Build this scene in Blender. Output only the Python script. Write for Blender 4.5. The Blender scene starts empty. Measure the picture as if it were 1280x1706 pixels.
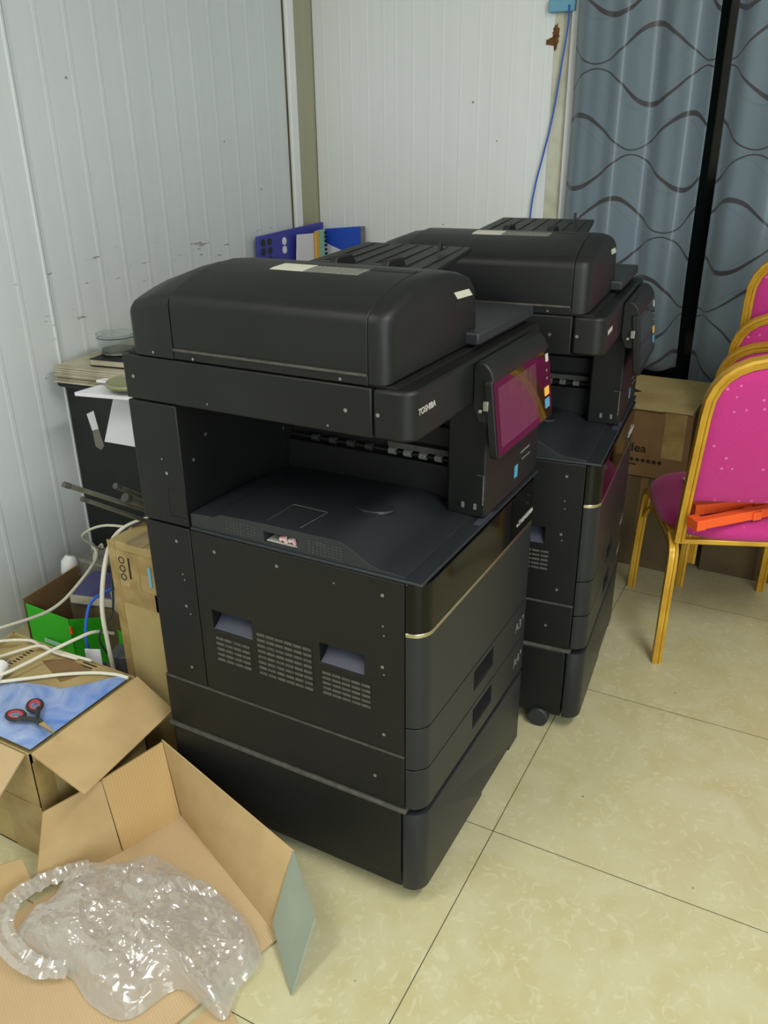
import bpy, bmesh, math, random
from mathutils import Vector, Matrix, noise
random.seed(7)
SC = bpy.context.scene
COL = SC.collection
PI = math.pi

# ---------------------------------------------------------------- camera
yaw, pitch, roll = 0.5022, 0.4243, -0.0120
F = 1395.28
fw = Vector((math.cos(pitch)*math.cos(yaw), math.cos(pitch)*math.sin(yaw), -math.sin(pitch)))
rt = Vector((math.sin(yaw), -math.cos(yaw), 0)); up = rt.cross(fw)
r2 = math.cos(roll)*rt + math.sin(roll)*up
u2 = -math.sin(roll)*rt + math.cos(roll)*up
cd = bpy.data.cameras.new('camera'); cam = bpy.data.objects.new('camera', cd); COL.objects.link(cam)
cam.matrix_world = Matrix(((r2.x, u2.x, -fw.x, -1.1167), (r2.y, u2.y, -fw.y, -0.5716), (r2.z, u2.z, -fw.z, 1.4661), (0, 0, 0, 1)))
cd.sensor_fit = 'VERTICAL'; cd.sensor_height = 24.0; cd.lens = F/1706*24.0
cd.clip_start = 0.02; cd.clip_end = 60
SC.camera = cam

# ---------------------------------------------------------------- light / view
SC.view_settings.view_transform = 'Standard'; SC.view_settings.look = 'None'
SC.view_settings.gamma = 1; SC.view_settings.use_curve_mapping = False
SC.view_settings.exposure = 0.0
w = bpy.data.worlds.new('world'); SC.world = w; w.use_nodes = True
w.node_tree.nodes['Background'].inputs[0].default_value = (0.80, 0.90, 1.0, 1)
w.node_tree.nodes['Background'].inputs[1].default_value = 0.01

def area(name, loc, rot, sx, sy, power, color):
    l = bpy.data.lights.new(name, 'AREA'); l.shape = 'RECTANGLE'; l.size = sx; l.size_y = sy
    l.energy = power; l.color = color
    o = bpy.data.objects.new(name, l); o.location = loc; o.rotation_euler = rot; COL.objects.link(o); return o
area('lamp_light', (-0.35, -1.25, 2.62), (0, 0, 0), 1.2, 0.30, 44, (1.0, 0.985, 0.93))
area('lamp_light', (-1.5, 0.7, 2.62), (0, 0, 0), 1.2, 0.30, 26, (1.0, 0.985, 0.93))
area('added_daylight', (-2.45, -2.3, 1.55), (PI/2, 0, -PI/4), 2.4, 2.0, 100, (0.84, 0.94, 1.0))  # cool emitter added in the corner for bluish daylight; no doorway is built

# ---------------------------------------------------------------- materials
def lin(c): return tuple(((x/255)/12.92 if x/255 <= .04045 else ((x/255+.055)/1.055)**2.4) for x in c)
MATS = {}
def mat(name, rgb, rough=.5, metal=0, spec=.5, noise_amt=0, noise_scale=8, rgb2=None, bump=0, bump_scale=200, coat=0, trans=0, ior=1.45, alpha=1, stretch=None, detail=4):
    m = bpy.data.materials.new(name); m.use_nodes = True; nt = m.node_tree; b = nt.nodes['Principled BSDF']
    c = lin(rgb)
    b.inputs['Base Color'].default_value = (*c, 1); b.inputs['Roughness'].default_value = rough
    b.inputs['Metallic'].default_value = metal; b.inputs['Specular IOR Level'].default_value = spec
    b.inputs['Coat Weight'].default_value = coat; b.inputs['Coat Roughness'].default_value = .03
    b.inputs['Transmission Weight'].default_value = trans; b.inputs['IOR'].default_value = ior; b.inputs['Alpha'].default_value = alpha
    tc = nt.nodes.new('ShaderNodeTexCoord')
    mp = nt.nodes.new('ShaderNodeMapping'); nt.links.new(tc.outputs['Object'], mp.inputs[0])
    if stretch: mp.inputs['Scale'].default_value = stretch
    if rgb2:
        n = nt.nodes.new('ShaderNodeTexNoise'); n.inputs['Scale'].default_value = noise_scale; n.inputs['Detail'].default_value = detail
        nt.links.new(mp.outputs[0], n.inputs[0])
        r = nt.nodes.new('ShaderNodeValToRGB'); r.color_ramp.elements[0].position = .38; r.color_ramp.elements[1].position = .68
        r.color_ramp.elements[0].color = (*c, 1); r.color_ramp.elements[1].color = (*lin(rgb2), 1)
        nt.links.new(n.outputs[0], r.inputs[0]); nt.links.new(r.outputs[0], b.inputs['Base Color'])
    if bump:
        n2 = nt.nodes.new('ShaderNodeTexNoise'); n2.inputs['Scale'].default_value = bump_scale
        nt.links.new(mp.outputs[0], n2.inputs[0])
        bp = nt.nodes.new('ShaderNodeBump'); bp.inputs['Strength'].default_value = bump; bp.inputs['Distance'].default_value = .002
        nt.links.new(n2.outputs[0], bp.inputs['Height']); nt.links.new(bp.outputs[0], b.inputs['Normal'])
    MATS[name] = m; return m

M_black = mat('black_plastic', (17, 18, 18), .46, spec=.36, rgb2=(22, 23, 22), noise_scale=5, bump=.10, bump_scale=900)
M_dusty = mat('dusty_black', (44, 45, 42), .5, rgb2=(60, 59, 52), noise_scale=9, bump=.1, bump_scale=700)
M_front = mat('charcoal_front', (32, 34, 37), .38, spec=.34, rgb2=(35, 37, 39), noise_scale=4, bump=.06, bump_scale=900)
M_deck = mat('blue_black_deck', (30, 34, 38), .5, rgb2=(34, 38, 42), noise_scale=6, bump=.12, bump_scale=900)
M_dark = mat('deep_black', (14, 14, 14), .6)
M_gloss = mat('gloss_black', (8, 8, 7), .07, spec=.30)
M_silver = mat('silver_trim', (190, 182, 160), .25, metal=1)
M_dust = mat('dust_grey', (74, 72, 65), .8, rgb2=(56, 55, 50), noise_scale=60)
M_handle = mat('slate_blue', (58, 61, 74), .5)
M_screw = mat('screw_steel', (150, 150, 145), .35, metal=.8)
M_label = mat('label_white', (182, 182, 168), .6)
M_print = mat('label_print', (120, 120, 112), .7, rgb2=(70, 70, 66), noise_scale=400)
M_text = mat('text_grey', (175, 170, 165), .5)
M_yel = mat('sticker_yellow', (225, 170, 70), .5)
M_blu = mat('sticker_blue', (70, 145, 175), .5)
M_screen = mat('screen_glass', (16, 8, 12), .05, coat=.3, spec=.5)
M_film = mat('screen_film', (52, 42, 47), .10, coat=.4, spec=.7, bump=.35, bump_scale=14, stretch=(6, 1, 1))
M_pinkpaper = mat('pink_note', (205, 140, 160), .8, rgb2=(190, 185, 170), noise_scale=90)
M_wheel = mat('castor_rubber', (38, 41, 43), .5)
M_card = mat('cardboard', (178, 152, 108), .85, rgb2=(164, 138, 95), noise_scale=9, bump=.1, bump_scale=300)
M_card2 = mat('cardboard_pale', (186, 161, 124), .85, rgb2=(174, 148, 108), noise_scale=7, bump=.15, bump_scale=200)
M_cardold = mat('cardboard_old', (168, 148, 100), .8, rgb2=(148, 126, 80), noise_scale=6, bump=.2, bump_scale=60)
M_cardbrown = mat('cardboard_brown', (124, 96, 62), .8, rgb2=(112, 84, 52), noise_scale=6, bump=.1, bump_scale=80)
M_carddark = mat('cardboard_dark', (92, 78, 52), .85, rgb2=(80, 66, 44), noise_scale=6)
M_tape = mat('packing_tape', (160, 136, 88), .22, rgb2=(138, 114, 70), noise_scale=20, bump=.4, bump_scale=40)
M_print2 = mat('box_print_black', (28, 24, 20), .8)
M_green = mat('green_print', (48, 178, 28), .55, rgb2=(42, 165, 24), noise_scale=5)
M_white = mat('white_paper', (228, 226, 232), .75)
M_offwhite = mat('newsprint', (186, 178, 158), .85, rgb2=(160, 152, 128), noise_scale=14)
M_cable = mat('cable_white', (205, 200, 182), .5)
M_plug = mat('plug_white', (225, 224, 224), .4)
M_cabblue = mat('cable_blue', (40, 90, 190), .45)
M_cabblack = mat('cable_black', (40, 42, 40), .5)
M_desk = mat('desk_black', (24, 27, 26), .45, rgb2=(30, 33, 32), noise_scale=4)
M_steel = mat('painted_steel_grey', (98, 98, 86), .5, rgb2=(80, 78, 66), noise_scale=20)
M_gold = mat('gold_lacquer', (200, 158, 52), .32, metal=.25, rgb2=(178, 132, 36), noise_scale=10, bump=.05, bump_scale=100)
M_orange = mat('orange_plastic', (236, 92, 40), .4)
M_adapter = mat('adapter_grey', (130, 126, 118), .6, rgb2=(112, 108, 100), noise_scale=60)
M_folder = mat('folder_blue', (62, 66, 160), .4)
M_folder2 = mat('folder_bright_blue', (44, 84, 200), .4)
M_purple = mat('muted_purple', (72, 72, 116), .5)
M_teal = mat('mint_plastic', (150, 195, 170), .5)
M_sky = mat('pale_blue_tape', (110, 165, 190), .5)
M_glass = mat('clear_plastic', (235, 240, 240), .08, trans=1, ior=1.3)
M_olive = mat('olive_plastic', (140, 142, 104), .35)
M_red = mat('red_rubber', (205, 50, 60), .5)
M_greypack = mat('grey_pack', (74, 76, 80), .6)
M_flapgrey = mat('flap_print_grey', (140, 148, 132), .6, rgb2=(126, 136, 122), noise_scale=6)
M_flapblue = mat('flap_print_blue', (30, 60, 150), .5)
M_rust = mat('rust_stain', (120, 82, 40), .9, rgb2=(90, 55, 26), noise_scale=60)

def nodes_of(m): return m.node_tree, m.node_tree.nodes, m.node_tree.links
def math_node(nt, op, a, b=None, c=None):
    n = nt.nodes.new('ShaderNodeMath'); n.operation = op
    for i, v in enumerate((a, b, c)):
        if v is None: continue
        if isinstance(v, (int, float)): n.inputs[i].default_value = v
        else: nt.links.new(v, n.inputs[i])
    return n.outputs[0]
def mix(nt, fac, a, b):
    n = nt.nodes.new('ShaderNodeMix'); n.data_type = 'RGBA'
    for s, v in ((n.inputs[0], fac), (n.inputs[6], a), (n.inputs[7], b)):
        if isinstance(v, tuple): s.default_value = (*v[:3], 1)
        elif isinstance(v, (int, float)): s.default_value = v
        else: nt.links.new(v, s)
    return n.outputs[2]

# fluted cardboard (fine parallel ridges inside the open box)
def flute(name, rgb, axis, scale):
    m = mat(name, rgb, .85); nt, nd, lk = nodes_of(m); b = nd['Principled BSDF']
    tc = nd.new('ShaderNodeTexCoord'); sp = nd.new('ShaderNodeSeparateXYZ'); lk.new(tc.outputs['UV'], sp.inputs[0])
    s = math_node(nt, 'SINE', math_node(nt, 'MULTIPLY', sp.outputs[axis], scale))
    f = math_node(nt, 'MULTIPLY_ADD', s, .5, .5)
    n = nd.new('ShaderNodeTexNoise'); n.inputs['Scale'].default_value = 5; lk.new(tc.outputs['Object'], n.inputs[0])
    c = lin(rgb)
    c1 = mix(nt, math_node(nt, 'MULTIPLY', f, .55), (c[0], c[1], c[2]), (c[0]*.84, c[1]*.82, c[2]*.78))
    c2 = mix(nt, n.outputs[0], c1, (c[0]*.95, c[1]*.93, c[2]*.88))
    lk.new(c2, b.inputs['Base Color'])
    bp = nd.new('ShaderNodeBump'); bp.inputs['Strength'].default_value = .25; bp.inputs['Distance'].default_value = .001
    lk.new(s, bp.inputs['Height']); lk.new(bp.outputs[0], b.inputs['Normal'])
    return m
M_flute = flute('fluted_cardboard', (190, 158, 108), 0, 950)
M_flute2 = flute('fluted_cardboard_floor', (186, 161, 124), 1, 1100)

# floor tiles
def floor_mat():
    m = mat('floor_tile', (200, 190, 145), .34); nt, nd, lk = nodes_of(m); b = nd['Principled BSDF']
    tc = nd.new('ShaderNodeTexCoord'); mp = nd.new('ShaderNodeMapping'); mp.vector_type = 'POINT'
    lk.new(tc.outputs['Object'], mp.inputs[0])
    sub = nd.new('ShaderNodeVectorMath'); sub.operation = 'SUBTRACT'; sub.inputs[1].default_value = (.2744, -.0844, 0)
    lk.new(tc.outputs['Object'], sub.inputs[0])
    rot = nd.new('ShaderNodeVectorRotate'); rot.rotation_type = 'Z_AXIS'; rot.inputs['Angle'].default_value = -.0099
    lk.new(sub.outputs[0], rot.inputs[0])
    sp = nd.new('ShaderNodeSeparateXYZ'); lk.new(rot.outputs[0], sp.inputs[0])
    TP = .6303
    def edge(o):
        a = math_node(nt, 'DIVIDE', o, TP); fr = math_node(nt, 'FRACT', math_node(nt, 'ADD', a, 100.5))
        return math_node(nt, 'ABSOLUTE', math_node(nt, 'SUBTRACT', fr, .5)), math_node(nt, 'FLOOR', math_node(nt, 'ADD', a, 100.5))
    # distance from nearest grout line in units of tile = | frac(x/TP+.5)-.5 |
    ex, ix = edge(sp.outputs[0]); ey, iy = edge(sp.outputs[1])
    g = math_node(nt, 'MINIMUM', ex, ey)
    gm = math_node(nt, 'LESS_THAN', g, .0017)
    n1 = nd.new('ShaderNodeTexNoise'); n1.inputs['Scale'].default_value = 7; n1.inputs['Detail'].default_value = 6; n1.inputs['Distortion'].default_value = 1.2
    lk.new(mp.outputs[0], n1.inputs[0])
    n2 = nd.new('ShaderNodeTexNoise'); n2.inputs['Scale'].default_value = 28; n2.inputs['Detail'].default_value = 5; n2.inputs['Distortion'].default_value = 2.0
    lk.new(mp.outputs[0], n2.inputs[0])
    r1 = nd.new('ShaderNodeValToRGB'); r1.color_ramp.elements[0].position = .35; r1.color_ramp.elements[1].position = .65
    r1.color_ramp.elements[0].color = (*lin((182, 173, 131)), 1); r1.color_ramp.elements[1].color = (*lin((189, 183, 148)), 1)
    lk.new(n1.outputs[0], r1.inputs[0])
    r2_ = nd.new('ShaderNodeValToRGB'); r2_.color_ramp.elements[0].position = .55; r2_.color_ramp.elements[1].position = .66
    r2_.color_ramp.elements[0].color = (0, 0, 0, 1); r2_.color_ramp.elements[1].color = (1, 1, 1, 1)
    lk.new(n2.outputs[0], r2_.inputs[0])
    c = mix(nt, math_node(nt, 'MULTIPLY', r2_.outputs[0], .45), r1.outputs[0], lin((204, 199, 168)))
    # scattered dirt specks and scuffs
    n3 = nd.new('ShaderNodeTexVoronoi'); n3.inputs['Scale'].default_value = 9; n3.inputs['Randomness'].default_value = 1
    lk.new(mp.outputs[0], n3.inputs[0])
    sp3 = math_node(nt, 'LESS_THAN', n3.outputs['Distance'], .028)
    c = mix(nt, math_node(nt, 'MULTIPLY', sp3, .6), c, lin((84, 72, 48)))
    n4 = nd.new('ShaderNodeTexNoise'); n4.inputs['Scale'].default_value = 3.2; n4.inputs['Detail'].default_value = 8; lk.new(mp.outputs[0], n4.inputs[0])
    r4 = nd.new('ShaderNodeValToRGB'); r4.color_ramp.elements[0].position = .62; r4.color_ramp.elements[1].position = .75
    r4.color_ramp.elements[0].color = (0, 0, 0, 1); r4.color_ramp.elements[1].color = (1, 1, 1, 1); lk.new(n4.outputs[0], r4.inputs[0])
    c = mix(nt, math_node(nt, 'MULTIPLY', r4.outputs[0], .18), c, lin((150, 138, 100)))
    c = mix(nt, gm, c, lin((84, 78, 60)))
    lk.new(c, b.inputs['Base Color'])
    return m
M_floor = floor_mat()

def wall_mat(name, rgb, streak, dirt_low):
    m = mat(name, rgb, .42); nt, nd, lk = nodes_of(m); b = nd['Principled BSDF']
    tc = nd.new('ShaderNodeTexCoord'); mp = nd.new('ShaderNodeMapping'); mp.inputs['Scale'].default_value = (9, 9, .35); lk.new(tc.outputs['Object'], mp.inputs[0])
    n = nd.new('ShaderNodeTexNoise'); n.inputs['Scale'].default_value = 3; n.inputs['Detail'].default_value = 6; lk.new(mp.outputs[0], n.inputs[0])
    c = mix(nt, math_node(nt, 'MULTIPLY', n.outputs[0], streak), lin(rgb), tuple(x*.72 for x in lin(rgb)))
    v = nd.new('ShaderNodeTexVoronoi'); v.inputs['Scale'].default_value = 6.5; lk.new(tc.outputs['Object'], v.inputs[0])
    s = math_node(nt, 'LESS_THAN', v.outputs['Distance'], .03)
    c = mix(nt, math_node(nt, 'MULTIPLY', s, .7), c, lin((78, 74, 64)))
    # chipped paint scratches: stretched noise, denser low on the wall
    mp2 = nd.new('ShaderNodeMapping'); mp2.inputs['Scale'].default_value = (6, 6, 30); mp2.inputs['Rotation'].default_value = (0, .5, 0); lk.new(tc.outputs['Object'], mp2.inputs[0])
    n2 = nd.new('ShaderNodeTexNoise'); n2.inputs['Scale'].default_value = 2.2; n2.inputs['Detail'].default_value = 3; lk.new(mp2.outputs[0], n2.inputs[0])
    s2 = math_node(nt, 'GREATER_THAN', n2.outputs[0], .70)
    sp = nd.new('ShaderNodeSeparateXYZ'); lk.new(tc.outputs['Object'], sp.inputs[0])
    band = math_node(nt, 'LESS_THAN', math_node(nt, 'ABSOLUTE', math_node(nt, 'SUBTRACT', sp.outputs[2], 1.0)), .13)
    c = mix(nt, math_node(nt, 'MULTIPLY', math_node(nt, 'MULTIPLY', s2, band), .6*dirt_low), c, lin((92, 88, 78)))
    lk.new(c, b.inputs['Base Color'])
    return m
M_wallL = wall_mat('wall_panel_left', (214, 219, 219), .35, 1)
M_wallB = wall_mat('wall_panel_back', (236, 238, 237), .3, 0)
M_wallpost = wall_mat('corner_post_paint', (176, 172, 146), .8, 0)
M_wallother = mat('painted_wall', (205, 205, 195), .6)
M_ceil = mat('ceiling_panel', (215, 215, 208), .7)

def fabric_pink():
    m = mat('magenta_fabric', (178, 44, 118), .85); nt, nd, lk = nodes_of(m); b = nd['Principled BSDF']
    tc = nd.new('ShaderNodeTexCoord')
    n = nd.new('ShaderNodeTexNoise'); n.inputs['Scale'].default_value = 260; lk.new(tc.outputs['Object'], n.inputs[0])
    v = nd.new('ShaderNodeTexVoronoi'); v.inputs['Scale'].default_value = 30; v.inputs['Randomness'].default_value = .45; lk.new(tc.outputs['Object'], v.inputs[0])
    s = math_node(nt, 'LESS_THAN', v.outputs['Distance'], .12)
    c = mix(nt, n.outputs[0], lin((196, 44, 128)), lin((160, 36, 104)))
    c = mix(nt, math_node(nt, 'MULTIPLY', s, .55), c, lin((220, 130, 175)))
    lk.new(c, b.inputs['Base Color'])
    bp = nd.new('ShaderNodeBump'); bp.inputs['Strength'].default_value = .2; bp.inputs['Distance'].default_value = .001
    lk.new(n.outputs[0], bp.inputs['Height']); lk.new(bp.outputs[0], b.inputs['Normal'])
    b.inputs['Sheen Weight'].default_value = .2
    return m
M_pink = fabric_pink()

def curtain_mat():
    m = mat('curtain_satin', (96, 112, 122), .36); nt, nd, lk = nodes_of(m); b = nd['Principled BSDF']
    tc = nd.new('ShaderNodeTexCoord'); sp = nd.new('ShaderNodeSeparateXYZ'); lk.new(tc.outputs['UV'], sp.inputs[0])
    u, v = sp.outputs[0], sp.outputs[1]
    P, H0, A, L = .279, .066, .0585, .46
    def lines(du, dv, wid):
        vv = math_node(nt, 'ADD', v, dv); uu = math_node(nt, 'ADD', u, du)
        k = math_node(nt, 'FLOOR', math_node(nt, 'ADD', math_node(nt, 'DIVIDE', vv, P), .5))
        d = math_node(nt, 'ABSOLUTE', math_node(nt, 'SUBTRACT', vv, math_node(nt, 'MULTIPLY', k, P)))
        ph = math_node(nt, 'ADD', math_node(nt, 'MULTIPLY', uu, 2*PI/L), math_node(nt, 'MULTIPLY', k, 2.35))
        cs = math_node(nt, 'COSINE', ph)
        op = math_node(nt, 'MULTIPLY_ADD', cs, A, H0)
        dist = math_node(nt, 'ABSOLUTE', math_node(nt, 'SUBTRACT', d, op))
        wd = math_node(nt, 'MULTIPLY_ADD', cs, wid*.55, wid)
        return math_node(nt, 'LESS_THAN', dist, wd)
    m1 = lines(0, 0, .0056)
    m2 = lines(.05, .012, .003)
    n = nd.new('ShaderNodeTexNoise'); n.inputs['Scale'].default_value = 3; lk.new(tc.outputs['Object'], n.inputs[0])
    c = mix(nt, n.outputs[0], lin((98, 113, 124)), lin((108, 122, 132)))
    c = mix(nt, math_node(nt, 'MULTIPLY', m2, .22), c, lin((84, 88, 92)))
    c = mix(nt, m1, c, lin((58, 55, 60)))
    lk.new(c, b.inputs['Base Color'])
    b.inputs['Sheen Weight'].default_value = .3
    return m
M_curtain = curtain_mat()

def bag_mat():
    m = bpy.data.materials.new('thin_polythene'); m.use_nodes = True; nt, nd, lk = nodes_of(m)
    nd.remove(nd['Principled BSDF']); out = nd['Material Output']
    tr = nd.new('ShaderNodeBsdfTransparent'); tr.inputs[0].default_value = (.93, .92, .90, 1)
    gl = nd.new('ShaderNodeBsdfGlossy'); gl.inputs['Roughness'].default_value = .13; gl.inputs[0].default_value = (1, 1, 1, 1)
    df = nd.new('ShaderNodeBsdfDiffuse'); df.inputs[0].default_value = (.80, .78, .76, 1)
    tl = nd.new('ShaderNodeBsdfTranslucent'); tl.inputs[0].default_value = (.72, .69, .66, 1)
    a = nd.new('ShaderNodeMixShader'); a.inputs[0].default_value = .35; lk.new(df.outputs[0], a.inputs[1]); lk.new(tl.outputs[0], a.inputs[2])
    b_ = nd.new('ShaderNodeMixShader'); b_.inputs[0].default_value = .34; lk.new(a.outputs[0], b_.inputs[1]); lk.new(gl.outputs[0], b_.inputs[2])
    c = nd.new('ShaderNodeMixShader'); lk.new(tr.outputs[0], c.inputs[1]); lk.new(b_.outputs[0], c.inputs[2])
    lw = nd.new('ShaderNodeLayerWeight'); lw.inputs[0].default_value = .35
    f = math_node(nt, 'MULTIPLY_ADD', lw.outputs['Facing'], .55, .30)
    lk.new(f, c.inputs[0]); lk.new(c.outputs[0], out.inputs[0])
    tc = nd.new('ShaderNodeTexCoord'); n = nd.new('ShaderNodeTexVoronoi'); n.feature = 'DISTANCE_TO_EDGE'; n.inputs['Scale'].default_value = 34
    lk.new(tc.outputs['Object'], n.inputs[0]); bp = nd.new('ShaderNodeBump'); bp.inputs['Strength'].default_value = .4; bp.inputs['Distance'].default_value = .008
    lk.new(n.outputs[0], bp.inputs['Height'])
    for s in (gl, df): lk.new(bp.outputs[0], s.inputs['Normal'])
    return m
M_bag = bag_mat()
M_shadepane = mat('shade_dark_pane', (16, 22, 22), .12, spec=.4)  # opaque dark pane: shade between the curtains is put into its colour
M_seal = mat('yellowed_sealant', (208, 206, 186), .6, rgb2=(188, 184, 158), noise_scale=12)
def pack_mat():
    m = mat('blue_film', (112, 142, 196), .22, coat=.6); nt, nd, lk = nodes_of(m); b = nd['Principled BSDF']
    tc = nd.new('ShaderNodeTexCoord'); n = nd.new('ShaderNodeTexNoise'); n.inputs['Scale'].default_value = 9; n.inputs['Detail'].default_value = 6; n.inputs['Distortion'].default_value = 1.5
    lk.new(tc.outputs['Object'], n.inputs[0])
    r = nd.new('ShaderNodeValToRGB'); e = r.color_ramp.elements; e[0].position = .3; e[1].position = .7
    e[0].color = (*lin((84, 120, 190)), 1); e[1].color = (*lin((158, 172, 200)), 1)
    lk.new(n.outputs[0], r.inputs[0]); lk.new(r.outputs[0], b.inputs['Base Color'])
    bp = nd.new('ShaderNodeBump'); bp.inputs['Strength'].default_value = .5; bp.inputs['Distance'].default_value = .01
    lk.new(n.outputs[0], bp.inputs['Height']); lk.new(bp.outputs[0], b.inputs['Normal'])
    return m
M_pack = pack_mat()

# ---------------------------------------------------------------- mesh helpers
class MB:
    def __init__(s): s.v = []; s.f = []; s.mi = []; s.uv = None
    def add(s, vs, fs, mi=0):
        o = len(s.v); s.v += [tuple(p) for p in vs]; s.f += [tuple(i+o for i in f) for f in fs]; s.mi += [mi]*len(fs); return s
    def box(s, x0, x1, y0, y1, z0, z1, mi=0):
        vs = [(x, y, z) for z in (z0, z1) for y in (y0, y1) for x in (x0, x1)]
        return s.add(vs, [(0, 2, 3, 1), (4, 5, 7, 6), (0, 1, 5, 4), (2, 6, 7, 3), (0, 4, 6, 2), (1, 3, 7, 5)], mi)
    def hexa(s, b, t, mi=0):
        return s.add(list(b)+list(t), [(3, 2, 1, 0), (4, 5, 6, 7), (0, 1, 5, 4), (1, 2, 6, 5), (2, 3, 7, 6), (3, 0, 4, 7)], mi)
    def prism(s, pts, axis, a, b, mi=0):
        def P(p, c):
            return (c, p[0], p[1]) if axis == 'x' else (p[0], c, p[1]) if axis == 'y' else (p[0], p[1], c)
        n = len(pts); vs = [P(p, a) for p in pts]+[P(p, b) for p in pts]
        fs = [tuple(range(n))[::-1], tuple(range(n, 2*n))]+[(i, (i+1) % n, n+(i+1) % n, n+i) for i in range(n)]
        return s.add(vs, fs, mi)
    def loft(s, rings, mi=0, cap=True, close=True):
        n = len(rings[0]); vs = [p for r in rings for p in r]; fs = []
        for k in range(len(rings)-1):
            for i in range(n if close else n-1):
                j = (i+1) % n; fs.append((k*n+i, k*n+j, (k+1)*n+j, (k+1)*n+i))
        if cap and close: fs += [tuple(range(n))[::-1], tuple((len(rings)-1)*n+i for i in range(n))]
        return s.add(vs, fs, mi)
    def tube(s, path, r, n=8, mi=0, prof=None):
        P = [Vector(p) for p in path]; rings = []
        ref = None
        for i, p in enumerate(P):
            t = (P[min(i+1, len(P)-1)]-P[max(i-1, 0)]).normalized()
            if ref is None:
                ref = Vector((0, 0, 1)) if abs(t.z) < .9 else Vector((1, 0, 0))
            a = t.cross(ref).normalized(); b = a.cross(t).normalized(); ref = b
            rr = r[i] if isinstance(r, (list, tuple)) else r
            if prof: rings.append([tuple(p+a*q[0]+b*q[1]) for q in prof])
            else: rings.append([tuple(p+(a*math.cos(2*PI*k/n)+b*math.sin(2*PI*k/n))*rr) for k in range(n)])
        return s.loft(rings, mi)
    def cyl(s, c, r, h, axis='z', n=20, mi=0, r2=None):
        c = Vector(c); d = {'x': Vector((1, 0, 0)), 'y': Vector((0, 1, 0)), 'z': Vector((0, 0, 1))}[axis]
        a = Vector((d.y, d.z, d.x)); b = d.cross(a); r2 = r if r2 is None else r2
        rings = [[tuple(c+a*math.cos(2*PI*k/n)*q+b*math.sin(2*PI*k/n)*q+d*t) for k in range(n)] for q, t in ((r, 0), (r2, h))]
        return s.loft(rings, mi)
    def slab(s, quad, th, mi=0, uv=None):
        q = [Vector(p) for p in quad]; nrm = (q[1]-q[0]).cross(q[-1]-q[0]).normalized()*th
        n = len(q); vs = q+[p+nrm for p in q]
        fs = [tuple(range(n))[::-1], tuple(range(n, 2*n))]+[(i, (i+1) % n, n+(i+1) % n, n+i) for i in range(n)]
        return s.add(vs, fs, mi)

def build(name, mb, mats, parent=None, bevel=0, segs=2, smooth=40, label=None):
    if not isinstance(mats, (list, tuple)): mats = [mats]
    me = bpy.data.meshes.new(name); me.from_pydata(mb.v, [], mb.f)
    for m in mats: me.materials.append(m)
    for p, i in zip(me.polygons, mb.mi): p.material_index = i
    bm = bmesh.new(); bm.from_mesh(me); bmesh.ops.recalc_face_normals(bm, faces=bm.faces[:]); bm.to_mesh(me); bm.free()
    if smooth:
        for p in me.polygons: p.use_smooth = True
        me.set_sharp_from_angle(angle=math.radians(smooth))
    me.update()
    o = bpy.data.objects.new(name, me); COL.objects.link(o)
    if parent: o.parent = parent
    if bevel:
        b = o.modifiers.new('bevel', 'BEVEL'); b.width = bevel; b.segments = segs; b.limit_method = 'ANGLE'; b.angle_limit = math.radians(35)
        b.harden_normals = False
    if label: o['label'] = label
    return o
def cut(o, cutter_mb):
    me = bpy.data.meshes.new('cutter'); me.from_pydata(cutter_mb.v, [], cutter_mb.f)
    bm = bmesh.new(); bm.from_mesh(me); bmesh.ops.recalc_face_normals(bm, faces=bm.faces[:]); bm.to_mesh(me); bm.free()
    c = bpy.data.objects.new('cutter', me); COL.objects.link(c)
    md = o.modifiers.new('cut', 'BOOLEAN'); md.operation = 'DIFFERENCE'; md.object = c; md.solver = 'EXACT'
    dg = bpy.context.evaluated_depsgraph_get(); dg.update()
    nm = bpy.data.meshes.new_from_object(o.evaluated_get(dg)); o.modifiers.clear(); o.data = nm
    nm.set_sharp_from_angle(angle=math.radians(40))
    bpy.data.objects.remove(c)
def thing(name, label, cat, loc=(0, 0, 0), rz=0, group=None):
    o = bpy.data.objects.new(name, None); COL.objects.link(o); o.location = loc; o.rotation_euler = (0, 0, rz)
    o.empty_display_size = .1
    return tag(o, label, cat, group)
def tag(o, label, cat, group=None):
    o['label'] = label; o['category'] = cat
    if group: o['group'] = group
    return o
def struct(o): o['kind'] = 'structure'; return o
def copy_tree(o, parent=None):
    c = o.copy(); COL.objects.link(c)
    if parent: c.parent = parent
    for ch in list(o.children): copy_tree(ch, c)
    return c
def text(name, body, size, mtx, material, parent=None, extrude=.0004, sx=1):
    cu = bpy.data.curves.new(name, 'FONT'); cu.body = body; cu.size = size; cu.extrude = extrude; cu.align_x = 'LEFT'
    t = bpy.data.objects.new(name, cu); COL.objects.link(t)
    dg = bpy.context.evaluated_depsgraph_get(); dg.update()
    me = bpy.data.meshes.new_from_object(t.evaluated_get(dg)); bpy.data.objects.remove(t)
    me.transform(mtx @ Matrix.Diagonal((sx, 1, 1, 1))); me.materials.clear(); me.materials.append(material)
    o = bpy.data.objects.new(name, me); COL.objects.link(o)
    if parent: o.parent = parent
    return o
def basis(x, y, origin):
    x = Vector(x).normalized(); y = Vector(y).normalized(); z = x.cross(y)
    return Matrix(((x.x, y.x, z.x, origin[0]), (x.y, y.y, z.y, origin[1]), (x.z, y.z, z.z, origin[2]), (0, 0, 0, 1)))
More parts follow.
